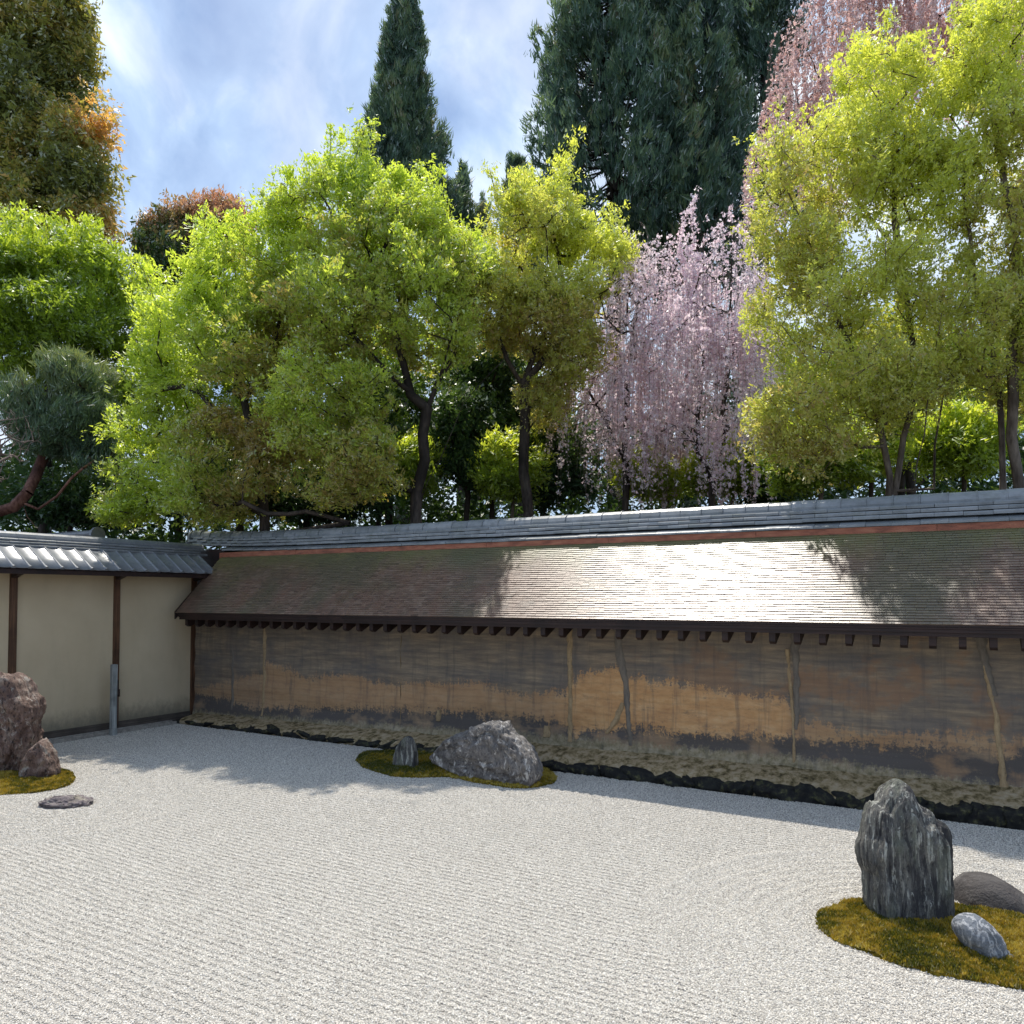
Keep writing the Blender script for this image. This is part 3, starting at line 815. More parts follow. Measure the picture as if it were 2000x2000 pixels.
O_MID = zpts(3.864, (650, 1350), [(745, 500), (820, 420), (870, 370), (940, 320), (1040, 275), (1130, 250), (1170, 230), (1210, 225), (1250, 235), (1300, 228), (1335, 260), (1370, 310), (1420, 360), (1470, 410), (1510, 480), (1540, 550), (1562, 640), (1550, 690), (1480, 720), (1380, 720), (1200, 690), (1000, 640), (850, 590), (760, 540)])
rock('wide grey ridge-shaped rock sloping down to the left, in front of the earthen wall', O_MID, 0, 0.26, M['rk_mid'], 9, plane='y', y=8.0, sub=6, ridge=0.085, rough=0.05, streak=(5, 5, 4), flatpow=0.45, facet=0.5, base_w=0.7)
O_SM = zpts(3.864, (650, 1350), [(463, 570), (468, 480), (488, 420), (520, 370), (548, 345), (585, 335), (606, 352), (618, 400), (629, 470), (632, 560), (625, 620), (550, 630), (475, 620)])
rock('small upright grey stone left of the wide ridge rock, on the central moss', O_SM, 0, 0.10, M['rk_tall'], 31, plane='y', y=7.95, sub=5, ridge=0.02, rough=0.012, streak=(9, 9, 5), flatpow=0.5, facet=0.4)
O_RED = zpts(2.76, (0, 950), [(-175, 1300), (-160, 1150), (-110, 1050), (-60, 1010), (-10, 1000), (15, 1025), (40, 1015), (70, 1000), (110, 1010), (138, 1040), (155, 1090), (183, 1150), (198, 1210), (195, 1330), (180, 1440), (165, 1520), (120, 1590), (-20, 1610), (-130, 1580), (-170, 1450)])
rock('tall reddish-brown craggy rock at the left edge beside the plaster wall', O_RED, 9.75, 0.42, M['rk_red'], 5, sub=6, ridge=0.11, rough=0.05, streak=(3.6, 3.6, 2.0), flatpow=0.5, facet=0.5)
O_REDS = zpts(2.76, (0, 950), [(120, 1520), (148, 1450), (175, 1410), (205, 1375), (232, 1360), (252, 1385), (270, 1420), (295, 1480), (304, 1530), (300, 1590), (285, 1620), (200, 1625), (135, 1590)])
rock('small pointed reddish rock leaning at the foot of the tall reddish one', O_REDS, 9.32, 0.18, M['rk_red'], 6, sub=5, ridge=0.045, rough=0.02, streak=(6, 6, 4), flatpow=0.5, facet=0.5)


def low_rock(px, py, rx, ry, h, mat, label, seed, ang=0.0, name='rock', group='garden rocks', cat='rock'):
    c = at_ground(px, py); v, f = ICO[5]
    P = v*[rx, ry, h]; P[:, 2] = np.sign(P[:, 2])*np.abs(P[:, 2])**0.8*h**0.2
    P = P+v*(0.9*h*fbm(P*[9, 9, 20], 4, seed, True)+.5*h*fbm(P*25, 3, seed+3))[:, None]*[1, 1, .8]
    ca, sa_ = math.cos(ang), math.sin(ang)
    P = np.c_[P[:, 0]*ca-P[:, 1]*sa_, P[:, 0]*sa_+P[:, 1]*ca, P[:, 2]]
    o = link(name, np_mesh(name, P, f, smooth=True), mat, None, (c[0], c[1], 0.0))
    return tag(o, label, cat, group)


low_rock(128, 1571, 0.26, 0.15, 0.06, M['rk_flat'], 'low flat broken rock lying alone in the gravel at left', 77, YAW)
low_rock(402, 1397, 0.10, 0.06, 0.07, M['kerb'], 'pale rounded stone in the corner where the two walls meet', 78, 0, 'stone', 'stones at the wall foot', 'stone')

# ------------------------------------------------------------------ back wall (earthen, shingled)
WX0, WX1 = -12.0, 3.2
bw = empty('earthen_wall', (-4.4, 9.6, 0), 'old earthen garden wall with oily orange and grey stains under a shingled roof', 'wall')
OFF = np.array(bw.location)


# wall body: gently uneven front face
gx = np.arange(WX0, WX1+.001, 0.05); gz = np.arange(0.08, 2.02, 0.05)
X, Z = np.meshgrid(gx, gz); V = np.c_[X.ravel(), np.full(X.size, WALL_Y), Z.ravel()]
V[:, 1] += 0.018*fbm(np.c_[V[:, 0]*0.9, V[:, 2]*3.5, np.zeros(len(V))], 4, 12)+0.012*np.sin(V[:, 2]*17+1.4*vnoise(np.c_[V[:, 0], V[:, 2], V[:, 0]*0], 5))*0.6
V[:, 1] -= 0.10*np.clip((0.42-V[:, 2])/0.42, 0, 1)**2
j = np.arange(len(V)).reshape(X.shape)
fq = np.stack([j[:-1, :-1].ravel(), j[:-1, 1:].ravel(), j[1:, 1:].ravel(), j[1:, :-1].ravel()], 1)
n0 = len(V)
Vb = np.array([(WX0, WALL_Y+.03, .05), (WX1, WALL_Y+.03, .05), (WX1, 10.25, .05), (WX0, 10.25, .05), (WX0, WALL_Y+.03, 2.05), (WX1, WALL_Y+.03, 2.05), (WX1, 10.25, 2.05), (WX0, 10.25, 2.05)])
fb = np.array([(3, 2, 1, 0), (4, 5, 6, 7), (1, 2, 6, 5), (2, 3, 7, 6), (3, 0, 4, 7)])+n0
link('wall_body', np_mesh('wall_body', np.r_[V, Vb]-OFF, np.r_[fq, fb], smooth=False), M['earth'], bw)


def clay_strip(pts, mat, seed, name='clay_repair', th=0.002):
    """irregular vertical mend proud of the wall; pts: (x, halfwidth, z)"""
    pts = np.array(pts); zf = np.linspace(pts[0, 2], pts[-1, 2], 40)
    xc = np.interp(zf, pts[:, 2], pts[:, 0]); hw = np.interp(zf, pts[:, 2], pts[:, 1])
    xc = xc+0.005*vnoise(np.c_[zf*7, zf*0, zf*0+seed], seed)
    l = xc-hw*(.75+.22*vnoise(np.c_[zf*19, zf*0, zf*0], seed+1)); r_ = xc+hw*(.75+.22*vnoise(np.c_[zf*19, zf*0, zf*0+9], seed+2))
    yb = WALL_Y-0.10*np.clip((0.42-zf)/0.42, 0, 1)**2
    L_ = []
    for k, (xx, dy) in enumerate(((l-.004, .03), (l+.008, -th), ((l+r_)/2, -th*1.25), (r_-.008, -th), (r_+.004, .03))):
        L_.append(np.c_[xx, yb+dy-0.014, zf])
    V = np.stack(L_, 1).reshape(-1, 3); n = len(zf)
    jj = np.arange(n*5).reshape(n, 5)
    f = np.stack([jj[:-1, :-1].ravel(), jj[:-1, 1:].ravel(), jj[1:, 1:].ravel(), jj[1:, :-1].ravel()], 1)
    o = link(name, np_mesh(name, V-OFF, f, smooth=True), mat, bw)
    return o


clay_strip([(-4.50, .045, .30), (-4.50, .04, .9), (-4.51, .055, 1.78)], M['pale_patch'], 2)
clay_strip([(-3.66, .04, .33), (-3.70, .045, .75), (-3.72, .06, 1.1), (-3.80, .075, 1.45), (-3.85, .05, 1.78)], M['grey_patch'], 3)
clay_strip([(-3.98, .03, .45), (-3.84, .06, .66), (-3.76, .04, .86)], M['pale_patch'], 4)
clay_strip([(-1.70, .022, .33), (-1.70, .025, .8), (-1.755, .03, 1.60)], M['pale_patch'], 5)
clay_strip([(-1.67, .03, .7), (-1.66, .05, 1.2), (-1.68, .06, 1.78)], M['grey_patch'], 6)
clay_strip([(0.31, .045, .30), (0.28, .038, .62), (0.25, .035, 1.0), (0.2, .03, 1.3), (0.15, .02, 1.5)], M['pale_patch'], 7)
clay_strip([(0.24, .03, 1.2), (0.12, .075, 1.78)], M['grey_patch'], 8)
clay_strip([(-10.97, .03, .25), (-10.97, .04, .9), (-10.97, .02, 1.35)], M['grey_patch'], 9)
clay_strip([(-10.22, .03, .2), (-10.2, .035, .9), (-10.2, .045, 1.75)], M['pale_patch'], 10)
clay_strip([(-7.31, .007, .2), (-7.31, .008, 1.75)], M['pale_patch'], 11, th=-.011)
clay_strip([(-6.62, .05, .40), (-6.6, .055, .56)], M['pale_patch'], 12)
clay_strip([(-4.86, .07, .33), (-4.84, .06, .48)], M['pale_patch'], 13)

# roof deck under the shingles (runs up to the ridge, both sides)
RX0, RX1 = -11.6, 3.3
EY, EZ, TY, TZ = 8.58, 1.925, 9.49, 2.89       # eave and top of the shingled slope
sl_ = np.array([TY-EY, TZ-EZ]); LEN = np.hypot(*sl_); sl_ = sl_/LEN; nr = np.array([-sl_[1], sl_[0]])   # outward normal
rd_ = MB()
nrm_ = nr*0.022
prof = [(EY+.02, EZ-.045), (TY+.26, TZ+.02), (10.98, EZ-.03), (10.95, EZ-.08), (TY+.26, TZ-.06), (EY+.02, EZ-.075)]
rd_.prism(prof, RX0+.03, RX1, 'x', .4)
rd_.build('roof_deck', M['beam'], bw)

# shingle courses: every shingle is its own thin slab, joined (a few pixels each)
r = np.random.default_rng(3)
NC = 36; st = LEN/NC
vs, fs, ts = [], [], []
k = 0
for c in range(NC+1):
    x = RX0-(.01 if c % 2 else 0.0)
    while x < RX1:
        w = r.uniform(.06, .13); x2 = min(x+w, RX1)
        s0 = c*st-0.004+.0022*math.sin(x*1.7+c)+r.normal(0, .0012); s1 = min(s0+st*2.2, LEN+.03)
        t = 0.0130+r.normal(0, .0008)
        lift = 0.004
        b0 = np.array([EY, EZ])+sl_*s0; b1 = np.array([EY, EZ])+sl_*s1
        # lower end stands proud of the course below, upper end tucked in
        pf = [b0+nr*(lift), b0+nr*(lift+t), b1+nr*(0.0), b1-nr*(0.004)]
        g_ = 0.0012
        for xx in (x+g_, x2-g_):
            for p_ in pf: vs.append((xx, p_[0], p_[1]))
        fs += [(k+1, k+5, k+6, k+2), (k, k+4, k+5, k+1), (k, k+1, k+2, k+3), (k+7, k+6, k+5, k+4)]
        ts += [float(np.clip(r.normal(.5, .22)+(0.0), 0, 1))]*8
        k += 8; x = x2
o = link('shingle_course', np_mesh('shingle_course', np.array(vs)-OFF, np.array(fs), dict(tint=np.array(ts))), M['shingle'], bw, kind='stuff')

# thick shingle edge at the eave, fascia board
e = MB()
for i_, (dz, dy) in enumerate(((0.0, 0.0), (-.022, .012), (-.044, .024))):
    e.box(RX0, RX1, EY+dy, EY+dy+.25, EZ-.020+dz, EZ+dz-.001, .4)
e.build('eave_edge', M['beam'], bw)
e = MB(); e.box(RX0+.02, RX1, EY+.045, EY+.075, EZ-.115, EZ-.067, .4); e.build('fascia_board', M['beam'], bw)
# verge board closing the left end of the roof
e = MB()
e.add([(RX0-.035, EY-.01, EZ-.11), (RX0-.035, EY-.01, EZ+.02), (RX0-.035, TY+.1, TZ+.10), (RX0-.035, TY+.1, TZ-.10),
       (RX0-.002, EY-.01, EZ-.11), (RX0-.002, EY-.01, EZ+.02), (RX0-.002, TY+.1, TZ+.10), (RX0-.002, TY+.1, TZ-.10)],
      [(0, 1, 2, 3), (7, 6, 5, 4), (0, 4, 5, 1), (1, 5, 6, 2), (2, 6, 7, 3), (3, 7, 4, 0)])
e.build('verge_board', M['beam'], bw)

# rafters
rf = MB()
pf = [(0.0, 0.0), (0.0, -.135), (.05, -.165), (.62, .10), (.62, .30)]
rf.prism([(a, b) for a, b in pf], -.033, .033, 'x', .5)
rm = rf.mesh('rafter')
x = -11.48
while x < WX1:
    link('rafter', rm, M['beam'], bw, (x-OFF[0], EY+.11-OFF[1], EZ-.075-OFF[2]))
    x += 0.2545

# ridge: red-brown board, sloping base tiles, three flat courses, round cap tiles
def ridge_z(x): return 0.12*math.exp(-(x+12.65)/1.3)
RGX0, RGX1, TW = -12.65, 3.3, 0.272
rp = MB(); rp.box(-.5, .5, TY+.005, TY+.06, TZ+.01, TZ+.10, .5)
x = RX0-.05; r = np.random.default_rng(5)
while x < RGX1:
    w = 1.9; x2 = min(x+w, RGX1)
    e = MB(); dz = ridge_z((x+x2)/2)*0.5; e.box(x+.002, x2-.002, TY-.004+r.uniform(0, .006), TY+.07, TZ-.03, TZ+.085+dz, .5)
    e.build('ridge_board', M['copper'], bw); x = x2
RC = TY+.27                      # ridge centre line (y)


def tile_mesh(hw, z0, z1, drop=0.0, bev=.006):
    e = MB()
    pf_ = [(-hw, z0-drop), (-hw, z0-drop+.022), (-hw+.012, z0-drop+.03), (0, z1), (hw-.012, z0-drop+.03), (hw, z0-drop+.022), (hw, z0-drop)] if drop > 0 else \
          [(-hw, z0), (-hw, z0+.026), (-hw+.010, z1), (hw-.010, z1), (hw, z0+.026), (hw, z0)]
    e.prism(pf_, -TW/2+.0015, TW/2-.0015, 'x', .5)
    return e.mesh('ridge_tile')


base_z = TZ+.10
courses = [(0.285, base_z+.035, base_z+.11, .045), (0.205, base_z+.075, base_z+.118, 0), (0.185, base_z+.128, base_z+.170, 0), (0.165, base_z+.180, base_z+.222, 0)]
cm = [tile_mesh(*c) for c in courses]
cap = MB(); n_ = 9
pf_ = [(0.118*math.cos(a), 0.118*math.sin(a)) for a in np.linspace(math.pi+.25, -.25, n_)]
cap.prism(pf_, -TW/2+.001, TW/2-.012, 'x', .5)
pf2 = [(0.126*math.cos(a), 0.126*math.sin(a)) for a in np.linspace(math.pi+.25, -.25, n_)]
cap.prism(pf2, TW/2-.012, TW/2-.001, 'x', .5)
capm = cap.mesh('cap_tile')
for p_ in capm.polygons: p_.use_smooth = False
r = np.random.default_rng(8)
N = int((RGX1-RGX0)/TW)
for ci, m_ in enumerate(cm):
    offx = (ci % 2)*TW/2
    for i in range(N):
        x = RGX0+TW*(i+.5)+offx
        if ci == 0 and x < RX0+.0: continue
        link('ridge_tile', m_, M['tile'], bw, (x-OFF[0]+r.normal(0, .001), RC-OFF[1]+r.normal(0, .003), ridge_z(x)-OFF[2]+r.normal(0, .0015)))
for i in range(N):
    x = RGX0+TW*(i+.5)
    link('cap_tile', capm, M['tile'], bw, (x-OFF[0], RC-OFF[1]+r.normal(0, .003), base_z+.232+ridge_z(x)-OFF[2]+r.normal(0, .002)))
e = MB(); e.box(RGX0+.02, RX0-.04, RC-.17, RC+.17, 2.3, base_z+.074, .5); e.build('ridge_support', M['beam'], bw)
# ridge-end tile at the left
e = MB(); x = RGX0-.03; z = base_z+.20+ridge_z(RGX0)
pf_ = [(RC+.15*math.cos(a), z+.15*math.sin(a)) for a in np.linspace(math.pi+.6, -.6, 12)]
e.prism(pf_, x-.03, x+.03, 'x', .5); e.box(x-.02, x+.035, RC-.19, RC+.19, z-.20, z-.09, .5)
e.build('ridge_end_tile', M['tile'], bw)

# mossy ledge and dark stones at the foot of the wall
r = np.random.default_rng(15)
gx = np.arange(-11.85, WX1, 0.06); prof_ = [(8.87, -.03), (8.865, .07), (8.90, .125), (8.97, .16), (9.06, .19), (9.14, .215), (9.24, .25)]
V = []
for x in gx:
    rise = np.interp(x, [-11.85, -9, -5, 0, 3], [-.11, -.07, -.01, .05, .05])
    for k, (y, z) in enumerate(prof_):
        V.append((x, y, z+(rise*(z/.25) if z > 0 else 0)))
V = np.array(V)
nn = fbm(np.c_[V[:, 0]*4, V[:, 1]*9, V[:, 2]*9], 4, 22)
V[:, 1] += 0.035*nn; V[:, 2] += 0.022*fbm(np.c_[V[:, 0]*5, V[:, 1]*8, V[:, 2]*0], 4, 23)*(V[:, 2] > 0)
j = np.arange(len(V)).reshape(len(gx), len(prof_))
f = np.stack([j[:-1, :-1].ravel(), j[1:, :-1].ravel(), j[1:, 1:].ravel(), j[:-1, 1:].ravel()], 1)
link('mossy_ledge', np_mesh('mossy_ledge', V-OFF, f, smooth=True), M['ledge'], bw)
SM = []
for s_ in range(6):
    v, f = ICO[3]; P = np.sign(v)*np.abs(v)**0.62; P = P*[1, 1, 1]; P = P+v*(.55*fbm(v*1.7, 3, 50+s_)+.22*fbm(v*4.5, 3, 60+s_, True))[:, None]
    SM.append(np_mesh('base_stone', P, f, smooth=True))
x = -11.62; i = 0
while x < WX1-.1:
    w = r.uniform(.08, .34); rise = np.interp(x, [-11.85, -9, -5, 0, 3], [-.035, -.02, .005, .045, .045])
    o = link('base_stone', SM[int(r.integers(0, 6))], M['basestone'], bw, (x+w/2-OFF[0], 8.89+r.uniform(-.02, .02)-OFF[1], .035+rise*.5-OFF[2]))
    o.scale = (w*.62, r.uniform(.055, .10), (.062+rise)*r.uniform(.65, 1.15)); o.rotation_euler = (r.normal(0, .3), r.normal(0, .25)+math.pi*int(r.integers(0, 2)), r.normal(0, .3))
    x += w*.9

# ------------------------------------------------------------------ left wall (plastered, tiled)
LX = -12.0
lw = empty('plaster_wall', (LX-.15, 4.5, 0), 'cream plaster wall with brown posts under a grey tiled roof at left', 'wall')
OFL = np.array(lw.location)
LY0, LY1 = -1.0, 9.30
posts = [1.35, 2.95, 4.55, 6.15, 7.75, 9.225]
prev = LY0
for py_ in posts:
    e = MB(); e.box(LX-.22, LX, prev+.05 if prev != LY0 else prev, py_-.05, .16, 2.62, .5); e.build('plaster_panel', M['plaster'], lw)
    prev = py_
for py_ in posts:
    e = MB(); e.box(LX-.1, LX+.035, py_-.05+.001, py_+.05-.001, .10, 2.62, .5, .006); e.build('post', M['post'], lw)
    e = MB(); e.add([(LX+.036, py_-.04, 2.60), (LX+.036, py_+.04, 2.60), (LX+.036, py_+.04, 2.47), (LX+.036, py_-.04, 2.47), (LX+.30, py_-.04, 2.60), (LX+.30, py_+.04, 2.60), (LX+.30, py_+.04, 2.55), (LX+.30, py_-.04, 2.55)],
                   [(0, 1, 2, 3), (7, 6, 5, 4), (0, 4, 5, 1), (1, 5, 6, 2), (2, 6, 7, 3), (3, 7, 4, 0)])
    e.build('bracket', M['beam'], lw)
prev = LY0
for py_ in posts:
    e = MB(); e.box(LX-.12, LX+.022, prev+.051, py_-.052, .035, .158, .5, .005); e.build('sill_board', M['sill'], lw); prev = py_
e = MB(); e.box(LX-.24, LX-.002, LY0, LY1, -.04, .032, .5); e.build('footing', M['paving'], lw)
# gutter: two kerb rows with paving stones between
r = np.random.default_rng(19)
y = LY0
while y < 8.75:
    l = r.uniform(.45, .8); y2 = min(y+l, 8.78)
    for xx, zz_ in ((GX0-.050, .048), (LX+.030, .055)):
        e = MB(); e.box(xx, xx+.034, y+.003, y2-.003, -.04, zz_+r.uniform(-.003, .003), .5, .005); e.build('kerb_stone', M['kerb'], lw)
    y = y2
y = LY0
while y < 8.75:
    l = r.uniform(.16, .3); y2 = min(y+l, 8.78)
    e = MB(); e.box(LX+.08, GX0-.055, y+.004, y2-.004, -.06, -.012+r.uniform(-.004, .006), .5, .004); e.build('paving_stone', M['paving'], lw)
    y = y2
# tiled roof of the left wall
LEX, LEZ = -11.50, 2.60           # eave edge
LRX, LRZ = -11.96, 2.93            # where the slope meets the ridge courses
RCX = -12.13                       # ridge centre
e = MB()
e.prism([(LEX-.03, LEZ-.055), (LEX-.03, LEZ-.012), (LRX, LRZ-.015), (RCX, LRZ+.02), (RCX-(LRX-RCX), LRZ-.015), (RCX*2-LEX+.03, LEZ-.012), (RCX*2-LEX+.03, LEZ-.055), (RCX, LRZ-.1)], LY0, 9.30, 'y')
e.build('roof_deck', M['beam'], lw)
e = MB(); e.box(LEX-.055, LEX-.032, LY0, 9.29, LEZ-.080, LEZ-.020, .5); e.build('fascia_board', M['beam'], lw)
PW = .2265
sx, sz = LEX-LRX, LEZ-LRZ; SL = math.hypot(sx, sz); ux, uz = sx/SL, sz/SL; nxx, nzz = -uz, ux


def on_roof(s, h):      # s: metres down the slope from the ridge, h: above it
    return LRX+ux*s+nxx*h, LRZ+uz*s+nzz*h


def pan_mesh():
    V, Fc = [], []
    K = 7
    for li, (s, lift) in enumerate(((-.02, .002), (SL*.5, .010), (SL+.012, .018))):
        for k in range(K):
            t = k/(K-1); yy = -PW/2+.010+t*(PW-.012); h = lift+.014*(2*t-1)**2
            for th in (0, -.014):
                x_, z_ = on_roof(s, h+th); V.append((x_, yy, z_))
    def I(l, k, b): return (l*K+k)*2+b
    for l in range(2):
        for k in range(K-1):
            Fc.append((I(l, k, 0), I(l+1, k, 0), I(l+1, k+1, 0), I(l, k+1, 0)))
            Fc.append((I(l, k, 1), I(l, k+1, 1), I(l+1, k+1, 1), I(l+1, k, 1)))
    for k in range(K-1): Fc.append((I(2, k, 0), I(2, k, 1), I(2, k+1, 1), I(2, k+1, 0)))
    me = bpy.data.meshes.new('pan_tile'); me.from_pydata(V, [], Fc); me.update()
    for p_ in me.polygons: p_.use_smooth = True
    return me


def rib_mesh():
    V, Fc = [], []; K = 7
    for s, hw, lift in ((-.03, .020, .010), (SL-.012, .024, .018), (SL-.011, .031, .020), (SL+.018, .031, .020)):
        for k in range(K):
            a = math.pi*k/(K-1); x_, z_ = on_roof(s, lift-.01+.034*math.sin(a)*(hw/.024)); V.append((x_, -hw*math.cos(a), z_))
    for l in range(3):
        for k in range(K-1):
            Fc.append((l*K+k, l*K+k+1, (l+1)*K+k+1, (l+1)*K+k))
    Fc.append(tuple(3*K+k for k in range(K)))
    me = bpy.data.meshes.new('rib_tile'); me.from_pydata(V, [], Fc); me.update()
    return me


pm, rbm = pan_mesh(), rib_mesh()
y = 9.28
r = np.random.default_rng(25)
while y > LY0:
    link('rib_tile', rbm, M['pan'], lw, (-OFL[0], y-OFL[1], -OFL[2]+r.normal(0, .001)))
    o = link('pan_tile', pm, M['pan'], lw, (-OFL[0], y-PW/2-OFL[1], -OFL[2]+r.normal(0, .002)))
    y -= PW
# ridge courses of the left wall
def ltile(hw, z0, z1, L):
    e = MB(); e.prism([(-hw, z0), (-hw, z0+.022), (-hw+.012, z1), (hw-.012, z1), (hw, z0+.022), (hw, z0)], -L/2+.0015, L/2-.0015, 'y'); return e.mesh('ridge_tile')


lcm = [ltile(.190, 0, .036, TW), ltile(.172, .044, .078, TW), ltile(.155, .086, .118, TW)]
lc = MB(); lc.prism([(0.098*math.cos(a), 0.098*math.sin(a)) for a in np.linspace(math.pi+.25, -.25, 9)], -TW/2+.001, TW/2-.001, 'y'); lcap = lc.mesh('cap_tile')
for p_ in lcap.polygons: p_.use_smooth = False
i = 0; y = 9.47-TW/2
while y > LY0:
    for ci, m_ in enumerate(lcm):
        link('ridge_tile', m_, M['pan'], lw, (RCX-OFL[0]+r.normal(0, .001), y-(ci % 2)*TW/2-OFL[1], LRZ+.002-OFL[2]+r.normal(0, .001)))
    link('cap_tile', lcap, M['pan'], lw, (RCX-OFL[0], y-OFL[1], LRZ+.132-OFL[2]+r.normal(0, .001)))
    y -= TW

# weathered post with an iron hasp in front of the plaster wall
pc = np.array([-11.72, 7.55]);
wp = empty('wooden_post', (pc[0], pc[1], 0), 'short weathered grey post with an iron hasp, standing by the plaster wall', 'post')
e = MB(); e.box(pc[0]-.04, pc[0]+.04, pc[1]-.045, pc[1]+.045, -.04, .10, .5, .004)
e.box(pc[0]-.035, pc[0]+.035, pc[1]-.04, pc[1]+.04, .10, 1.12, .5, .008); e.build('shaft', M['oldwood'], wp)
e = MB(); e.box(pc[0]-.02, pc[0]+.02, pc[1]+.042, pc[1]+.075, .62, .86, .5, .006); e.box(pc[0]-.03, pc[0]+.03, pc[1]+.041, pc[1]+.058, .83, .88, .5, .004); e.box(pc[0]-.012, pc[0]+.03, pc[1]+.076, pc[1]+.09, .60, .72, .5, .004)
e.build('iron_hasp', M['iron'], wp)

# roof of a building behind the left wall
nbx = at(160, 1037, 15.5)
nb = empty('garden_building', (nbx[0]-1.5, nbx[1]+1.0, 0), 'distant grey tiled ridge of a building just above the left wall', 'building')
ofn = nb.location
e = MB(); dirx = at(190, 1032, 15.2); x1_ = float(dirx[0]); yy_ = float(dirx[1]); zz_ = float(dirx[2])-.05
e.prism([(yy_-1.6, zz_-1.0), (yy_, zz_-.12), (yy_+1.6, zz_-1.0), (yy_+1.6, zz_-1.08), (yy_, zz_-.22), (yy_-1.6, zz_-1.08)], x1_-5.5, x1_-.1, 'x'); e.build('roof', M['pan'], nb)
e = MB(); e.box(x1_-5.3, x1_-.35, yy_-1.3, yy_+1.3, 0, zz_-.95); e.build('wall', M['plaster'], nb)
e = MB(); e.prism([(yy_+.11*math.cos(a), zz_-.06+.085*math.sin(a)) for a in np.linspace(math.pi+.4, -.4, 9)], x1_-5.5, x1_-.03, 'x'); e.prism([(yy_+.15*math.cos(a), zz_-.08+.16*math.sin(a)) for a in np.linspace(math.pi+.6, -.6, 9)], x1_-.03, x1_+.04, 'x'); e.build('ridge', M['pan'], nb)

# ------------------------------------------------------------------ trees
def tube_segments(P0, P1, R0, R1, sides=5):
    """tapered prisms from P0 to P1, vectorised"""
    d = P1-P0; L = np.linalg.norm(d, axis=1, keepdims=True); d = d/np.maximum(L, 1e-6)
    h = np.where(np.abs(d[:, 2:3]) < .9, [[0, 0, 1.0]], [[1.0, 0, 0]])
    a = np.cross(d, h); a /= np.linalg.norm(a, axis=1, keepdims=True); b = np.cross(d, a)
    t = np.arange(sides)*2*math.pi/sides
    ring = a[:, None, :]*np.cos(t)[None, :, None]+b[:, None, :]*np.sin(t)[None, :, None]
    P0e = P0-d*(R0[:, None]*.3); P1e = P1+d*(R1[:, None]*.3)
    A = P0e[:, None, :]+ring*R0[:, None, None]; B = P1e[:, None, :]+ring*R1[:, None, None]
    V = np.concatenate([A, B], 1).reshape(-1, 3)
    n = len(P0); k = np.arange(n)[:, None]*(2*sides); s = np.arange(sides)[None, :]; s2 = (s+1) % sides
    Fq = np.stack([k+s, k+s2, k+sides+s2, k+sides+s], 2).reshape(-1, 4)
    return V, Fq


def skeleton(trunks, tips, r, up=0.25, step=0.35, seglift=0.6):
    pos = []; par = []
    for ti, tr in enumerate(trunks):
        tr = np.array(tr, float); prev = -1
        if ti > 0:
            prev = int(np.argmin(np.linalg.norm(np.array(pos)-tr[0], axis=1)))
        for a in range(len(tr)-1):
            n = max(1, int(np.linalg.norm(tr[a+1]-tr[a])/step))
            for k in range(n+(1 if a == len(tr)-2 else 0)):
                p = tr[a]+(tr[a+1]-tr[a])*k/n
                p = p+r.normal(0, .02, 3)
                pos.append(p); par.append(prev); prev = len(pos)-1
    nt_ = len(pos)
    cap_ = nt_+len(tips)*30
    A = np.zeros((cap_, 3)); A[:nt_] = pos; cnt = nt_
    z0 = A[:nt_, 2].min()+0.25*(A[:nt_, 2].max()-A[:nt_, 2].min())
    core = A[:nt_].copy()
    order = np.argsort([np.min(np.linalg.norm(core-t, axis=1)) for t in tips])
    tipidx = np.zeros(len(tips), int)
    for i in order:
        t = tips[i]; B = A[:cnt]; d = np.linalg.norm(B-t, axis=1)
        hz = np.hypot(B[:, 0]-t[0], B[:, 1]-t[1])
        cost = d+seglift*np.clip(B[:, 2]-t[2]+0.35*hz, 0, None)+(B[:, 2] < z0)*2.0
        j = int(np.argmin(cost)); p0 = B[j].copy(); L = d[j]
        m = (p0+t)/2+np.array([0, 0, up*L*0.5])+r.normal(0, .08*L, 3)
        n = min(28, max(1, int(L/step)))
        prev = j
        for k in range(1, n+1):
            s = k/n; q = (1-s)**2*p0+2*s*(1-s)*m+s*s*t
            if k < n: q = q+r.normal(0, .02, 3)
            A[cnt] = q; par.append(prev); prev = cnt; cnt += 1
        tipidx[i] = prev
    return A[:cnt], np.array(par), tipidx, nt_


def wood(A, par, tipidx, rt, rbase, power=0.5, sides=5, cap=None):
    n = len(A); c = np.zeros(n)
    for i in tipidx: c[i] += 1
    for i in range(n-1, 0, -1):
        if par[i] >= 0: c[par[i]] += c[i]
    c = np.maximum(c, 1)
    R = rt*c**power; R = R*min(1.0, rbase/R.max()) if R.max() > rbase else R
    R = np.maximum(R, rt)
    k = np.arange(n)[par >= 0]; p = par[k]
    return tube_segments(A[p], A[k], np.minimum(R[p], R[k]*1.35+.003), R[k], sides), R


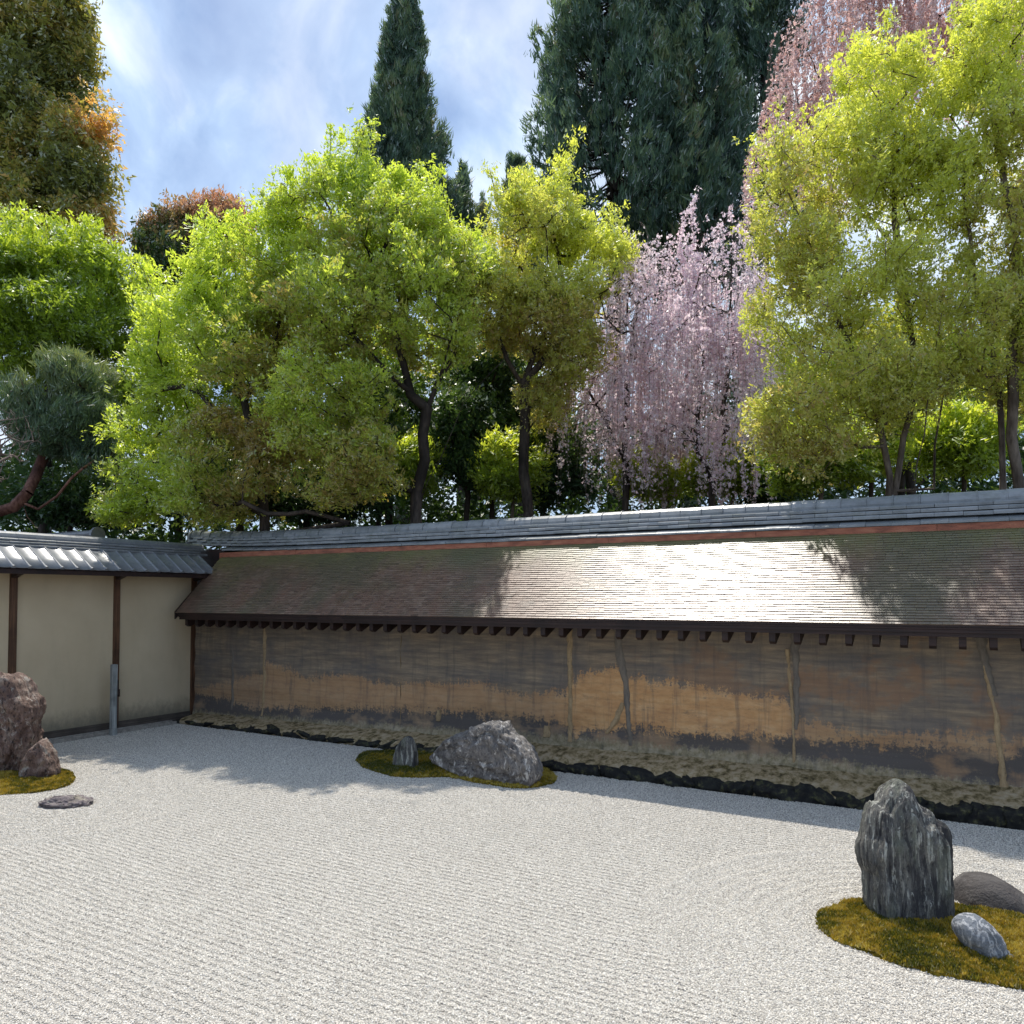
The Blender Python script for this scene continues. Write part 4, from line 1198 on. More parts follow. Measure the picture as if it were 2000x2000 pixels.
def leaves(C, ext, n_each, size, r, tintc, tsd=0.13, flat=0.5, aspect=0.55, droop=0.0, axis=None, ax_jit=0.5, shell=0.0, bend=0.25):
    """rhombus leaves round the cluster centres C; ext (m,3) half sizes"""
    m = len(C); idx = np.repeat(np.arange(m), n_each); n = len(idx)
    G = 6 if n_each >= 12 else 1                 # leaves sit in small sprigs
    sg = np.arange(n)//G; ns = sg[-1]+1
    u = r.normal(0, 1, (ns, 3))[sg]; u /= np.linalg.norm(u, axis=1, keepdims=True)
    rad = (r.uniform(shell, 1, ns)**(1/2.2))[sg]
    P = C[idx]+u*rad[:, None]*ext[idx]
    if G > 1: P = P+r.normal(0, size*(.55 if aspect > .3 else .22), (n, 3))
    if droop: P[:, 2] -= droop*(u[:, 0]**2+u[:, 1]**2)*rad**2*ext[idx][:, 0]
    if axis is None:
        ax = r.normal(0, 1, (n, 3)); ax[:, 2] *= flat
    else:
        ax = axis[idx]+r.normal(0, ax_jit, (ns, 3))[sg]+r.normal(0, ax_jit*.45, (n, 3))
    ax /= np.linalg.norm(ax, axis=1, keepdims=True)
    nz = np.array([[0, 0, 1.0]])+r.normal(0, flat, (n, 3))
    b = np.cross(nz, ax); b /= np.maximum(np.linalg.norm(b, axis=1, keepdims=True), 1e-6)
    s = (size*(r.uniform(.55, 1.3, n)*r.uniform(.7, 1.4, ns)[sg]))[:, None]
    nn = np.cross(ax, b)
    V = np.stack([P-ax*s*.5-b*s*aspect*.5, P+b*s*aspect*.5-ax*s*.35+nn*s*bend*.3, P+ax*s*.6], 1).reshape(-1, 3)
    t = np.clip(tintc[idx]+r.normal(0, tsd, ns)[sg]+r.normal(0, tsd*.5, n), 0, 1)
    return V, np.arange(3*n).reshape(-1, 3), np.repeat(t, 3)


def blobs_px(bl):
    """(px, py, depth, half width px, half height px, half depth m) -> centres, radii in metres"""
    C = np.array([at(b[0], b[1], b[2]) for b in bl]); S = np.array([(b[3]*b[2]/F, b[5], b[4]*b[2]/F) for b in bl])
    return C, S


def sample_blobs(C, S, n0, r, inner=0.35, clump=0.0):
    n = int(n0*(1+.9*clump)) if clump else n0
    w = (S[:, 0]*S[:, 1]+S[:, 0]*S[:, 2]+S[:, 1]*S[:, 2]); w = w/w.sum()
    i = r.choice(len(C), n, p=w); u = r.normal(0, 1, (n, 3)); u /= np.linalg.norm(u, axis=1, keepdims=True)
    rad = r.uniform(inner**3, 1, n)**(1/3)
    L = u*rad[:, None]*S[i]
    def pl(L): return C[i]+CAMR*L[:, :1]+CAMF*L[:, 1:2]+np.array([0, 0, 1.0])*L[:, 2:3]
    if not clump: return pl(L), i
    L = L*(.93+.26*fbm(pl(L)*1.3, 3, 77))[:, None]; P = pl(L)
    q = fbm(P*[1.15, 1.15, 1.6], 3, 31)+r.normal(0, .10, n)
    k = np.argsort(-q)[:n0]
    return P[k], i[k]


def tr_px(pts):
    return [at(*p) for p in pts]


def finish_tree(root, wv, leafsets, bark, crown='crown', leafmat=None):
    o = np.array(root.location)
    if wv is not None:
        link('trunk', np_mesh('trunk', wv[0]-o, wv[1], smooth=True), bark, root)
    V = np.concatenate([l[0] for l in leafsets]); n = 0; Fs = []
    for l in leafsets: Fs.append(l[1]+n); n += len(l[0])
    T = np.concatenate([l[2] for l in leafsets])
    link(crown, np_mesh(crown, V-o, np.concatenate(Fs), dict(tint=T)), leafmat, root)
    return root


LEAFC = [0]


def broadleaf(name, label, blobs, trunks, seed, ntips, per, size, leafmat, bark, cat='tree', group='trees behind the garden walls',
              ext=(.40, .40, .16), rt=0.006, rb=0.16, flat=0.5, tint=0.5, tintamp=0.35, zt=0.12, inner=0.35, tintfn=None, droop=0.3, up=0.3, aspect=0.55, axis=None, shell=0.0, ax_jit=.5, twigs=None, extra_tips=None, radial=False, step=0.35, clump=.62, shoots=0, shoot=.8):
    r = np.random.default_rng(seed)
    C, S = blobs_px(blobs); tips, bi = sample_blobs(C, S, ntips, r, inner, clump)
    if extra_tips is not None:
        tips = np.r_[tips, extra_tips]
    tips[:, 2] = np.maximum(tips[:, 2], 0.6)
    shc = None
    if shoots:
        # new leaders standing up out of the outline
        hgt = np.array([tips[j, 2]-np.max(np.where(np.hypot(tips[:, 0]-tips[j, 0], tips[:, 1]-tips[j, 1]) < .45, tips[:, 2], -9)) for j in range(len(tips))])
        cand = np.where((hgt > -.05) & (tips[:, 2] > np.quantile(tips[:, 2], .35)))[0]
        cand = r.permutation(cand)[:shoots]; ln = .62*shoot*r.uniform(.4, 1.25, len(cand))
        dv = np.c_[r.normal(0, .22, (len(cand), 2)), np.ones(len(cand))]
        ends = tips[cand]+dv*ln[:, None]
        shc = np.concatenate([tips[cand]+(ends-tips[cand])*k for k in (.2, .4, .6, .8, 1.0)]); she = np.concatenate([np.full((len(cand), 3), .17*(1-.45*k)) for k in (.2, .4, .6, .8, 1.0)])
        tips = np.r_[tips, ends]
    trunks = [list(t) for t in trunks]
    base = np.array(trunks[0][0]); g = base.copy(); g[2] = -0.1
    trunks[0] = [g]+trunks[0]
    A, par, ti, nt_ = skeleton(trunks, tips, r, up, step)
    # the parent direction at each tip, for oriented foliage
    wv, R = wood(A, par, ti, rt, rb)
    gp_ = par[par[ti]]; gp_ = np.where(gp_ < 0, par[ti], gp_)
    dirs = tips-A[np.maximum(gp_, 0)]; dirs /= np.maximum(np.linalg.norm(dirs, axis=1, keepdims=True), 1e-5)
    e = np.array(ext)[None, :]*r.uniform(.6, 1.4, (len(tips), 1))*r.uniform(.85, 1.15, (len(tips), 3))
    zc = (tips[:, 2]-tips[:, 2].mean())/max(tips[:, 2].std(), .1)
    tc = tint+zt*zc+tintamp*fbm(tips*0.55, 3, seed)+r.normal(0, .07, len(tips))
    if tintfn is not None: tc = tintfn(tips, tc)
    # secondary cluster centres along the last stretch of every branch
    C2 = np.r_[tips, A[par[ti]]*.6+tips*.4+r.normal(0, .08, tips.shape)]
    e2 = np.r_[e, e*.8]; t2 = np.r_[tc, tc-.05]; a2 = np.r_[dirs, dirs]
    if axis is not None: a2 = a2*.5+np.array(axis)
    if radial: pass
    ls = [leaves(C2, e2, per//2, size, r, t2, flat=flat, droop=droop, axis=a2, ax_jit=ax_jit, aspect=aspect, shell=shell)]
    if shc is not None:
        she[:, 2] *= 1.3
        ls.append(leaves(shc, she, max(10, per//9), size, r, np.full(len(shc), float(np.quantile(tc, .8))), flat=.8, axis=np.tile([[0, 0, .8]], (len(shc), 1)), aspect=aspect))
    LEAFC[0] += len(ls[0][1])
    root = empty(name, tuple(g*[1, 1, 0]), label, cat, group)
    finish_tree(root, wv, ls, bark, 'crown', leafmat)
    return root


# central maples, just behind the earthen wall
broadleaf('maple_tree', 'bushy green maple behind the left end of the earthen wall, leaning over its ridge',
    [(400, 640, 14.8, 115, 120, 1.4), (330, 770, 15, 75, 130, 1.1), (460, 560, 15, 110, 90, 1.5), (490, 700, 14.2, 120, 130, 1.4), (300, 930, 14.8, 75, 80, .8), (430, 880, 13.6, 120, 100, 1.1), (260, 1000, 14.6, 50, 30, .5), (410, 970, 13.9, 100, 50, .8), (310, 640, 15, 35, 80, .6), (560, 830, 13.9, 70, 100, .9), (540, 600, 14.6, 80, 100, 1.2), (240, 850, 15, 25, 60, .5), (230, 990, 14.8, 30, 30, .4)],
    [tr_px([(520, 1010, 14.2), (505, 900, 14.2), (480, 780, 14.3), (450, 650, 14.6), (430, 560, 14.8)]), tr_px([(505, 900, 14.2), (420, 800, 14), (360, 730, 14)]), tr_px([(480, 780, 14.3), (540, 660, 14.4), (560, 560, 14.6)]), tr_px([(680, 1018, 13.4), (600, 1000, 13.4), (520, 1005, 13.4), (470, 980, 13.3)])],
    21, 760, 168, 0.064, LF['mapledull'], M['bark'], rb=.105, shoots=60, ext=(.36, .36, .13), flat=0.45, tint=0.50, zt=.10, tintamp=.42,
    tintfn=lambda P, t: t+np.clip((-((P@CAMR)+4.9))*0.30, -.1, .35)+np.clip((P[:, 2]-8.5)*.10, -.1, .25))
broadleaf('maple_tree', 'tall central maple with a forked dark trunk, its crown the highest of the green ones',
    [(620, 450, 14.3, 110, 100, 1.4), (700, 470, 14.0, 120, 105, 1.4), (800, 480, 13.9, 110, 85, 1.3), (660, 600, 13.4, 140, 110, 1.4), (820, 600, 13.4, 130, 120, 1.4), (890, 520, 13.8, 80, 100, 1.2), (610, 770, 13.0, 110, 110, 1.2), (640, 900, 12.9, 110, 90, 1.0), (640, 350, 14.2, 28, 45, .4), (700, 345, 14.1, 40, 45, .5), (760, 385, 14, 70, 40, .7), (840, 405, 14, 30, 40, .5), (540, 430, 14.4, 60, 45, .6), (720, 760, 13, 60, 80, .8), (720, 900, 12.9, 50, 70, .7), (900, 640, 13.6, 50, 60, .8)],
    [tr_px([(812, 1010, 13.4), (822, 900, 13.4), (834, 800, 13.4), (806, 770, 13.4), (770, 640, 13.5), (735, 520, 13.8)]), tr_px([(815, 985, 13.4), (880, 850, 13.2), (900, 790, 13.2), (945, 738, 13.3), (990, 690, 13.5)]), tr_px([(834, 800, 13.4), (880, 700, 13.5), (900, 600, 13.7)]), tr_px([(806, 770, 13.4), (720, 690, 13.2), (650, 620, 13.3)])],
    22, 980, 160, 0.062, LF['mapledull'], M['bark'], rb=.105, shoots=110, shoot=1.0, ext=(.30, .30, .20), flat=0.6, tint=0.50, zt=.14, tintamp=.40, droop=.1, up=.5, axis=(0, 0, .3))
broadleaf('maple_tree', 'yellow-green maple left of the pink weeping cherry',
    [(1100, 415, 15.4, 62, 72, 1.0), (1020, 460, 15.2, 110, 80, 1.3), (1120, 520, 15.2, 90, 100, 1.2), (970, 600, 14.8, 90, 90, 1.1), (1070, 620, 15, 110, 90, 1.2), (1190, 490, 15.4, 45, 45, .7), (1130, 700, 15, 75, 70, .8), (1070, 780, 15.2, 60, 60, .7)],
    [tr_px([(1030, 1000, 15), (1022, 850, 15), (1025, 745, 15), (1060, 660, 15), (1090, 560, 15.1)]), tr_px([(1025, 760, 15), (990, 700, 14.8), (960, 620, 14.8)]), tr_px([(1025, 745, 15), (1100, 660, 15.1), (1140, 600, 15.2)])],
    23, 560, 180, 0.062, LF['yellow'], M['bark'], rb=.105, shoots=70, ext=(.30, .30, .20), flat=0.6, tint=0.48, zt=.14, tintamp=.35, droop=.1, up=.5, axis=(0, 0, .3))

# duller green trees a step further back, filling the view between the crowns
broadleaf('broadleaf_tree', 'dull green tree further back, seen through the gaps of the left maple',
    [(330, 680, 19, 80, 110, 1.3), (450, 720, 19, 110, 120, 1.5), (560, 650, 19, 100, 130, 1.5), (420, 880, 18.5, 120, 90, 1.2), (580, 860, 18.5, 100, 100, 1.2)],
    [tr_px([(470, 1010, 19), (470, 850, 19), (460, 700, 19)])],
    31, 330, 150, 0.085, LF['bush'], M['bark'], rb=.1, ext=(.50, .50, .32), flat=.7, tint=.22, tintamp=.4, clump=.25)
broadleaf('broadleaf_tree', 'dull green tree further back, seen around the forked trunk of the central maple',
    [(700, 680, 19, 100, 110, 1.4), (820, 700, 19, 110, 90, 1.4), (930, 720, 19, 90, 90, 1.3), (720, 860, 18.5, 90, 100, 1.2), (1010, 760, 19, 80, 90, 1.2), (880, 860, 18.8, 110, 80, 1.2)],
    [tr_px([(760, 1010, 19), (770, 850, 19), (780, 720, 19)])],
    32, 330, 150, 0.085, LF['bush'], M['bark'], rb=.1, ext=(.50, .50, .32), flat=.7, tint=.22, tintamp=.4, clump=.25)
broadleaf('broadleaf_tree', 'dull green tree further back, seen through the right yellow-green trees',
    [(1560, 720, 17, 90, 110, 1.3), (1700, 700, 17, 110, 110, 1.4), (1830, 700, 17, 110, 110, 1.4), (1950, 720, 17, 100, 110, 1.3), (1650, 840, 16.6, 120, 80, 1.2), (1850, 830, 16.6, 130, 80, 1.2)],
    [tr_px([(1780, 1000, 17), (1775, 850, 17), (1770, 720, 17)])],
    33, 360, 150, 0.080, LF['bush'], M['bark'], rb=.1, ext=(.46, .46, .30), flat=.7, tint=.34, tintamp=.45, clump=.25)

# big yellow-green trees at the right
RT = [(1500, 330, 10.6, 45, 45, .6), (1560, 430, 10.5, 105, 110, 1.0), (1700, 200, 10.6, 105, 105, 1.1), (1650, 330, 10.5, 125, 120, 1.2), (1550, 600, 10.3, 90, 120, 1.0), (1680, 550, 10.3, 130, 120, 1.2), (1560, 790, 10.1, 95, 45, .8), (1650, 740, 10.2, 130, 80, 1.1), (1800, 380, 10.6, 120, 130, 1.2), (1800, 620, 10.3, 130, 110, 1.1), (1760, 760, 10.2, 100, 60, .9), (1600, 880, 10.2, 70, 60, .6), (1500, 860, 10.2, 40, 40, .4), (1700, 850, 10.4, 80, 50, .6)]
broadleaf('yellow_tree', 'large yellow-green tree in new leaf right of the cherry, leaning stems showing above the wall',
    RT, [tr_px([(1738, 985, 10.3), (1728, 870, 10.3), (1700, 770, 10.3), (1650, 640, 10.3), (1600, 520, 10.4)]), tr_px([(1750, 960, 10.3), (1768, 850, 10.3), (1788, 700, 10.4), (1760, 500, 10.5), (1735, 330, 10.6)]), tr_px([(1822, 960, 10.5), (1826, 870, 10.5), (1850, 720, 10.5), (1830, 560, 10.6)]), tr_px([(1788, 960, 10.1), (1800, 850, 10.1), (1810, 760, 10.1)]), tr_px([(1600, 520, 10.4), (1560, 420, 10.4), (1530, 370, 10.5)])],
    24, 1350, 104, 0.046, LF['yellow'], M['barkbrown'], shoots=120, shoot=.6, ext=(.20, .20, .22), flat=0.8, tint=0.52, zt=.06, tintamp=.5, droop=0, up=.35, axis=(0, 0, .35), rt=.005, rb=.062)
broadleaf('yellow_tree', 'yellow-green tree at the right edge with two thick pale trunks',
    [(1920, 110, 10.0, 75, 100, 1.0), (1890, 260, 10.1, 110, 120, 1.1), (1960, 430, 10, 110, 140, 1.1), (1930, 650, 9.9, 110, 110, 1.0), (2060, 300, 10, 110, 170, 1.1), (2060, 600, 9.9, 100, 150, 1.0), (1990, 790, 9.9, 60, 50, .7)],
    [tr_px([(1962, 985, 10.0), (1952, 850, 10.0), (1948, 700, 10.0), (1910, 560, 10.0), (1885, 400, 10.0), (1880, 260, 10.1)]), tr_px([(1995, 985, 9.8), (1978, 850, 9.8), (1974, 700, 9.8), (1990, 500, 9.9), (1950, 300, 10), (1925, 150, 10)]), tr_px([(1974, 700, 9.8), (2040, 520, 9.9), (2070, 350, 9.9)])],
    25, 900, 104, 0.046, LF['yellow'], M['barkbrown'], shoots=90, shoot=.6, ext=(.20, .20, .22), flat=0.8, tint=0.52, zt=.06, tintamp=.5, droop=0, up=.35, axis=(0, 0, .35), rt=.005, rb=.075)

# left: lime maple, flushing oak, red tipped tree
broadleaf('lime_maple', 'bright lime-green maple behind the cream plaster wall below the tall oak',
    [(130, 520, 18.5, 110, 60, 1.4), (40, 510, 18.5, 70, 60, 1.2), (60, 570, 18, 95, 90, 1.5), (190, 560, 18, 85, 90, 1.4), (130, 650, 17.5, 120, 80, 1.5), (230, 670, 17.5, 45, 90, .9), (20, 680, 17.5, 60, 90, 1.2), (-60, 600, 18, 80, 120, 1.2), (220, 780, 17.5, 40, 60, .8)],
    [tr_px([(90, 1000, 18), (95, 850, 18), (105, 720, 18), (120, 600, 18)]), tr_px([(95, 850, 18), (170, 720, 18), (200, 620, 18)]), tr_px([(105, 720, 18), (50, 620, 18), (30, 540, 18)])],
    26, 560, 205, 0.085, LF['lime'], M['bark'], clump=1.0, shoots=60, shoot=.7, ext=(.50, .50, .2), flat=0.5, tint=0.55, zt=.12, tintamp=.5)
broadleaf('oak_tree', 'very tall evergreen oak at the left edge with orange-tinged new leaves',
    [(70, 40, 24, 98, 150, 2), (60, 240, 24, 115, 180, 2.4), (30, 330, 23.5, 90, 130, 2), (165, 330, 23, 50, 110, 1.2), (150, 100, 24, 20, 110, .9), (188, 200, 23, 18, 35, .6), (205, 260, 23, 16, 50, .5), (190, 400, 23, 24, 60, .8), (110, 420, 23, 90, 80, 1.5), (170, 440, 23, 38, 60, .8), (-40, 200, 24, 90, 250, 2)],
    [tr_px([(80, 900, 24.4), (78, 500, 24.4), (76, 220, 24.4), (85, 60, 24.4), (90, -120, 24.4)]), tr_px([(78, 450, 24.4), (140, 330, 24), (165, 230, 24)])],
    27, 1000, 165, 0.13, LF['tall'], M['bark'], clump=.5, ext=(.50, .50, .62), flat=0.9, tint=0.36, zt=.0, tintamp=.42, droop=0, axis=(0, 0, -.5), ax_jit=.5, inner=.45, rb=.3,
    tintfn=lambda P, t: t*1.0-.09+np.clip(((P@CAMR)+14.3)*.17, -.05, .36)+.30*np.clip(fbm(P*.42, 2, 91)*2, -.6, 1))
broadleaf('evergreen_tree', 'round dark evergreen with pink-red shoot tips between the oak and the maples',
    [(350, 520, 21.5, 75, 85, 1.6), (400, 450, 21.5, 65, 45, 1.3), (310, 600, 21, 45, 80, 1.2), (330, 470, 21.5, 45, 45, 1.2), (440, 450, 22, 50, 50, 1.2)],
    [tr_px([(350, 980, 21.5), (350, 700, 21.5), (355, 520, 21.5)])],
    28, 420, 190, 0.10, LF['redtip'], M['bark'], ext=(.40, .40, .42), flat=0.9, tint=0.42, zt=.20, tintamp=.35, droop=0, axis=(0, 0, .5), inner=.5, tintfn=lambda P, t: t+np.clip((P[:, 2]-10.6)*.22, -.1, .55))

# pine over the plaster wall
broadleaf('pine_tree', 'blue-green pine with a bare curved red trunk above the plaster wall',
    [(150, 740, 15.8, 58, 48, .9), (80, 780, 15.6, 62, 50, .8), (165, 810, 15.6, 52, 52, .8), (110, 840, 15.6, 72, 44, .8), (190, 880, 15.7, 38, 42, .6), (60, 830, 16.0, 50, 45, .7), (150, 790, 16.1, 60, 70, .7)],
    [tr_px([(-70, 1100, 14.9), (-30, 1010, 14.9), (20, 993, 14.9), (55, 960, 14.9), (78, 915, 15.5), (95, 870, 15.6), (120, 800, 15.7), (145, 760, 15.8)]), tr_px([(38, 980, 14.9), (75, 996, 14.9), (110, 968, 14.9), (135, 935, 14.9), (165, 915, 14.9)]), tr_px([(42, 975, 14.9), (52, 1010, 14.9), (72, 1034, 14.9)])],
    29, 340, 210, 0.15, LF['pine'], M['barkpine'], ext=(.26, .26, .18), flat=0.9, tint=0.55, zt=.15, tintamp=.3, droop=0, axis=(0, 0, 1.0), ax_jit=.6, aspect=.10, rb=.11, rt=.006)
# dark evergreen hedge shrubs and bright bushes in the gaps
for k, (px, py, d, w, h, lab) in enumerate([
    (910, 850, 16.5, 75, 110, 'dark glossy camellia in the gap right of the forked maple trunk'),
    (1060, 870, 16.8, 95, 120, 'dark glossy camellia behind the lower left fringe of the cherry'),
    (960, 740, 17.5, 90, 80, 'dark evergreen shrub filling the gap below the yellow-green maple'),
    (740, 830, 17.0, 120, 120, 'dark evergreen shrub behind the forked trunk of the tall central maple'),
    (600, 960, 15.6, 150, 70, 'dark evergreen shrub low behind the middle of the maples'),
    (140, 975, 17.2, 110, 50, 'dark evergreen shrub under the pine, above the plaster wall'),
    (1500, 900, 16.0, 60, 80, 'dark evergreen shrub right of the cherry, below the yellow-green tree')]):
    broadleaf('camellia_shrub', lab, [(px, py, d, w, h, 1.0), (px+w*.4, py+h*.4, d, w*.7, h*.6, .9)], [tr_px([(px, 1010, d), (px+5, py+20, d)])],
              40+k, 170, 120, 0.10, LF['dark'], M['bark'], cat='shrub', group='dark evergreen shrubs', ext=(.34, .34, .30), flat=0.8, tint=.45, tintamp=.5, inner=.3, rb=.06)
for k, (px, py, d, w, h, lab) in enumerate([
    (1600, 880, 12.6, 100, 75, 'bright lime bush low behind the wall, left of the leaning stems'),
    (1700, 850, 13.2, 90, 85, 'bright lime bush behind the leaning stems of the yellow-green tree'),
    (820, 900, 16.2, 60, 60, 'green bush at the foot of the forked maple trunk'),
    (1000, 900, 16.0, 80, 70, 'green bush between the maple trunk and the cherry'),
    (1880, 860, 13.0, 85, 90, 'bright leafy bush between the thin stems and the two pale trunks'),
    (1430, 905, 15.8, 90, 50, 'green bush at the foot of the forked cherry trunk'),
    (1300, 915, 16.4, 90, 50, 'green bush between the two cherry trunks')]):
    broadleaf('leafy_bush', lab, [(px, py, d, w, h, .8), (px-w*.3, py+h*.35, d, w*.7, h*.6, .7)], [tr_px([(px, 1000, d), (px+5, py+20, d)])],
              60+k, 170, 120, 0.076, LF['bush'], M['barkbrown'], cat='bush', group='bright bushes behind the wall', ext=(.30, .30, .18), flat=0.6, tint=.55, tintamp=.5, inner=.3, rb=.04)


# weeping cherries
def cherry(label, dome, trunks, seed, nstr, leafmat, zmin, dens=34, size=0.050, lmax=4.0, group='weeping cherries', limbs=160, hang=1.0, bare=0.35):
    r = np.random.default_rng(seed); C, S = blobs_px(dome)
    w = S[:, 0]*S[:, 1]; i = r.choice(len(C), nstr, p=w/w.sum()); u = r.normal(0, 1, (nstr, 3)); u[:, 2] = np.abs(u[:, 2])*1.0-.25
    u /= np.linalg.norm(u, axis=1, keepdims=True); rad = r.uniform(.25, 1, nstr)**(1/2.5)
    Lc = u*rad[:, None]*S[i]
    top = C[i]+CAMR*Lc[:, :1]+CAMF*Lc[:, 1:2]+np.array([0, 0, 1.0])*Lc[:, 2:3]
    axis_ = CAMR*Lc[:, :1]+CAMF*Lc[:, 1:2]; axis_ /= np.maximum(np.linalg.norm(axis_, axis=1, keepdims=True), .2)
    g = np.array(trunks[0][0]); g[2] = -.1; trunks[0] = [g]+list(trunks[0])
    sel = r.choice(nstr, min(limbs, nstr), replace=False)
    A, par, ti, nt_ = skeleton(trunks, top[sel], r, .7, .3)
    wv, R = wood(A, par, ti, .006, .17)
    P0, P1, FC, FT = [], [], [], []
    ls = r.uniform(.35, 1, nstr)**1.3*lmax
    zo = fbm(top*1.1, 3, seed+2)
    for k in range(nstr):
        p = top[k].copy(); L = min(ls[k]*(1+.5*zo[k]), p[2]-zmin-r.uniform(0, 1.0)); d = axis_[k]*.55+np.array([0, 0, .25]); sway = r.normal(0, .1, 2)
        t = 0.0
        dk = dens*np.clip(.60+1.5*vnoise(top[k:k+1]*1.3, seed+5)[0], .05, 2.2)
        while t < L:
            st_ = .22; d = d*.62+np.array([sway[0]*.3, sway[1]*.3, -1.0])*.38*hang; dn = d/np.linalg.norm(d)
            q_ = p+dn*st_; P0.append(p); P1.append(q_)
            n = r.poisson(dk*st_*(1.0 if t < L*(1-bare*.4) else .5))
            if n:
                # blossoms sit in small bunches on the twig
                f = p+(q_-p)*np.repeat(r.uniform(0, 1, (n//6+1, 1)), 6, 0)[:n]+r.normal(0, .030, (n, 3))
                FC.append(f); FT.append(np.full(len(f), .55+.25*zo[k]))
            p = q_; t += st_
    P0, P1 = np.array(P0), np.array(P1)
    tw = tube_segments(P0, P1, np.full(len(P0), .0026), np.full(len(P0), .0022), 3)
    FC = np.concatenate(FC); FT = np.concatenate(FT)
    lv = leaves(FC, np.full((len(FC), 3), .012), 1, size, r, FT+r.normal(0, .14, len(FC)), tsd=.12, flat=2.0, aspect=.85)
    LEAFC[0] += len(FC)
    root = empty('weeping_cherry', tuple(g*[1, 1, 0]), label, 'cherry tree', group); o_ = np.array(root.location)
    finish_tree(root, wv, [lv], M['bark'], 'blossom', leafmat)
    link('hanging_twigs', np_mesh('hanging_twigs', tw[0]-o_, tw[1]), M['twig'], root, kind='stuff')
    return root


cherry('pale pink weeping cherry in full blossom with a straight dark trunk, left of the pair',
       [(1230, 620, 15.8, 105, 110, 1.5), (1180, 690, 15.8, 75, 90, 1.3), (1160, 600, 15.8, 35, 45, .8), (1230, 760, 15.8, 95, 80, 1.3), (1290, 560, 15.9, 80, 90, 1.3), (1240, 480, 16.2, 35, 45, .5), (1140, 820, 15.9, 60, 60, .8), (1230, 850, 15.8, 60, 50, .9)],
       [tr_px([(1222, 1010, 15.9), (1220, 880, 15.9), (1224, 760, 15.9), (1240, 640, 15.9), (1255, 560, 15.9)]), tr_px([(1220, 900, 15.9), (1180, 820, 15.8), (1150, 760, 15.8)])],
       71, 900, LF['cherry'], 3.2, dens=60, lmax=1.8)
cherry('taller pale pink weeping cherry with a forked dark trunk, right of the pair',
       [(1390, 600, 15.2, 90, 110, 1.4), (1340, 680, 15.1, 110, 100, 1.5), (1400, 780, 15.1, 85, 90, 1.2), (1430, 680, 15.0, 70, 90, 1.1), (1420, 480, 15.3, 45, 60, .7), (1365, 440, 15.3, 16, 90, .3), (1330, 860, 15.1, 70, 50, .9), (1430, 850, 15.0, 45, 60, .8), (1440, 420, 15.3, 22, 50, .3)],
       [tr_px([(1390, 1010, 15.1), (1388, 930, 15.1), (1362, 880, 15.1), (1368, 780, 15.1), (1375, 640, 15.1), (1370, 520, 15.2), (1365, 380, 15.3)]), tr_px([(1388, 935, 15.1), (1412, 880, 15.1), (1416, 760, 15.1), (1425, 600, 15.1), (1430, 480, 15.2)])],
       72, 1000, LF['cherry'], 3.0, dens=60, lmax=1.8)
cherry('towering weeping cherry with fading reddish blossom at the upper right corner',
       [(1640, 60, 18.5, 110, 110, 1.6), (1760, 10, 18.5, 130, 100, 1.8), (1900, 10, 18.5, 130, 90, 1.8), (1570, 160, 18.3, 55, 90, 1.0), (1530, 300, 18.3, 50, 60, 1.0), (1660, 220, 18.5, 100, 100, 1.3), (2040, 60, 18.5, 80, 110, 1.6)],
       [tr_px([(1760, 1000, 18.6), (1760, 600, 18.6), (1745, 350, 18.6), (1705, 120, 18.6), (1690, -40, 18.6)]), tr_px([(1745, 350, 18.6), (1850, 150, 18.6), (1925, 0, 18.6), (1940, -120, 18.6)]), tr_px([(1750, 480, 18.6), (1620, 330, 18.5), (1570, 220, 18.5)])],
       73, 1350, LF['cherryred'], 6.5, dens=66, size=.060, lmax=2.4, limbs=240)


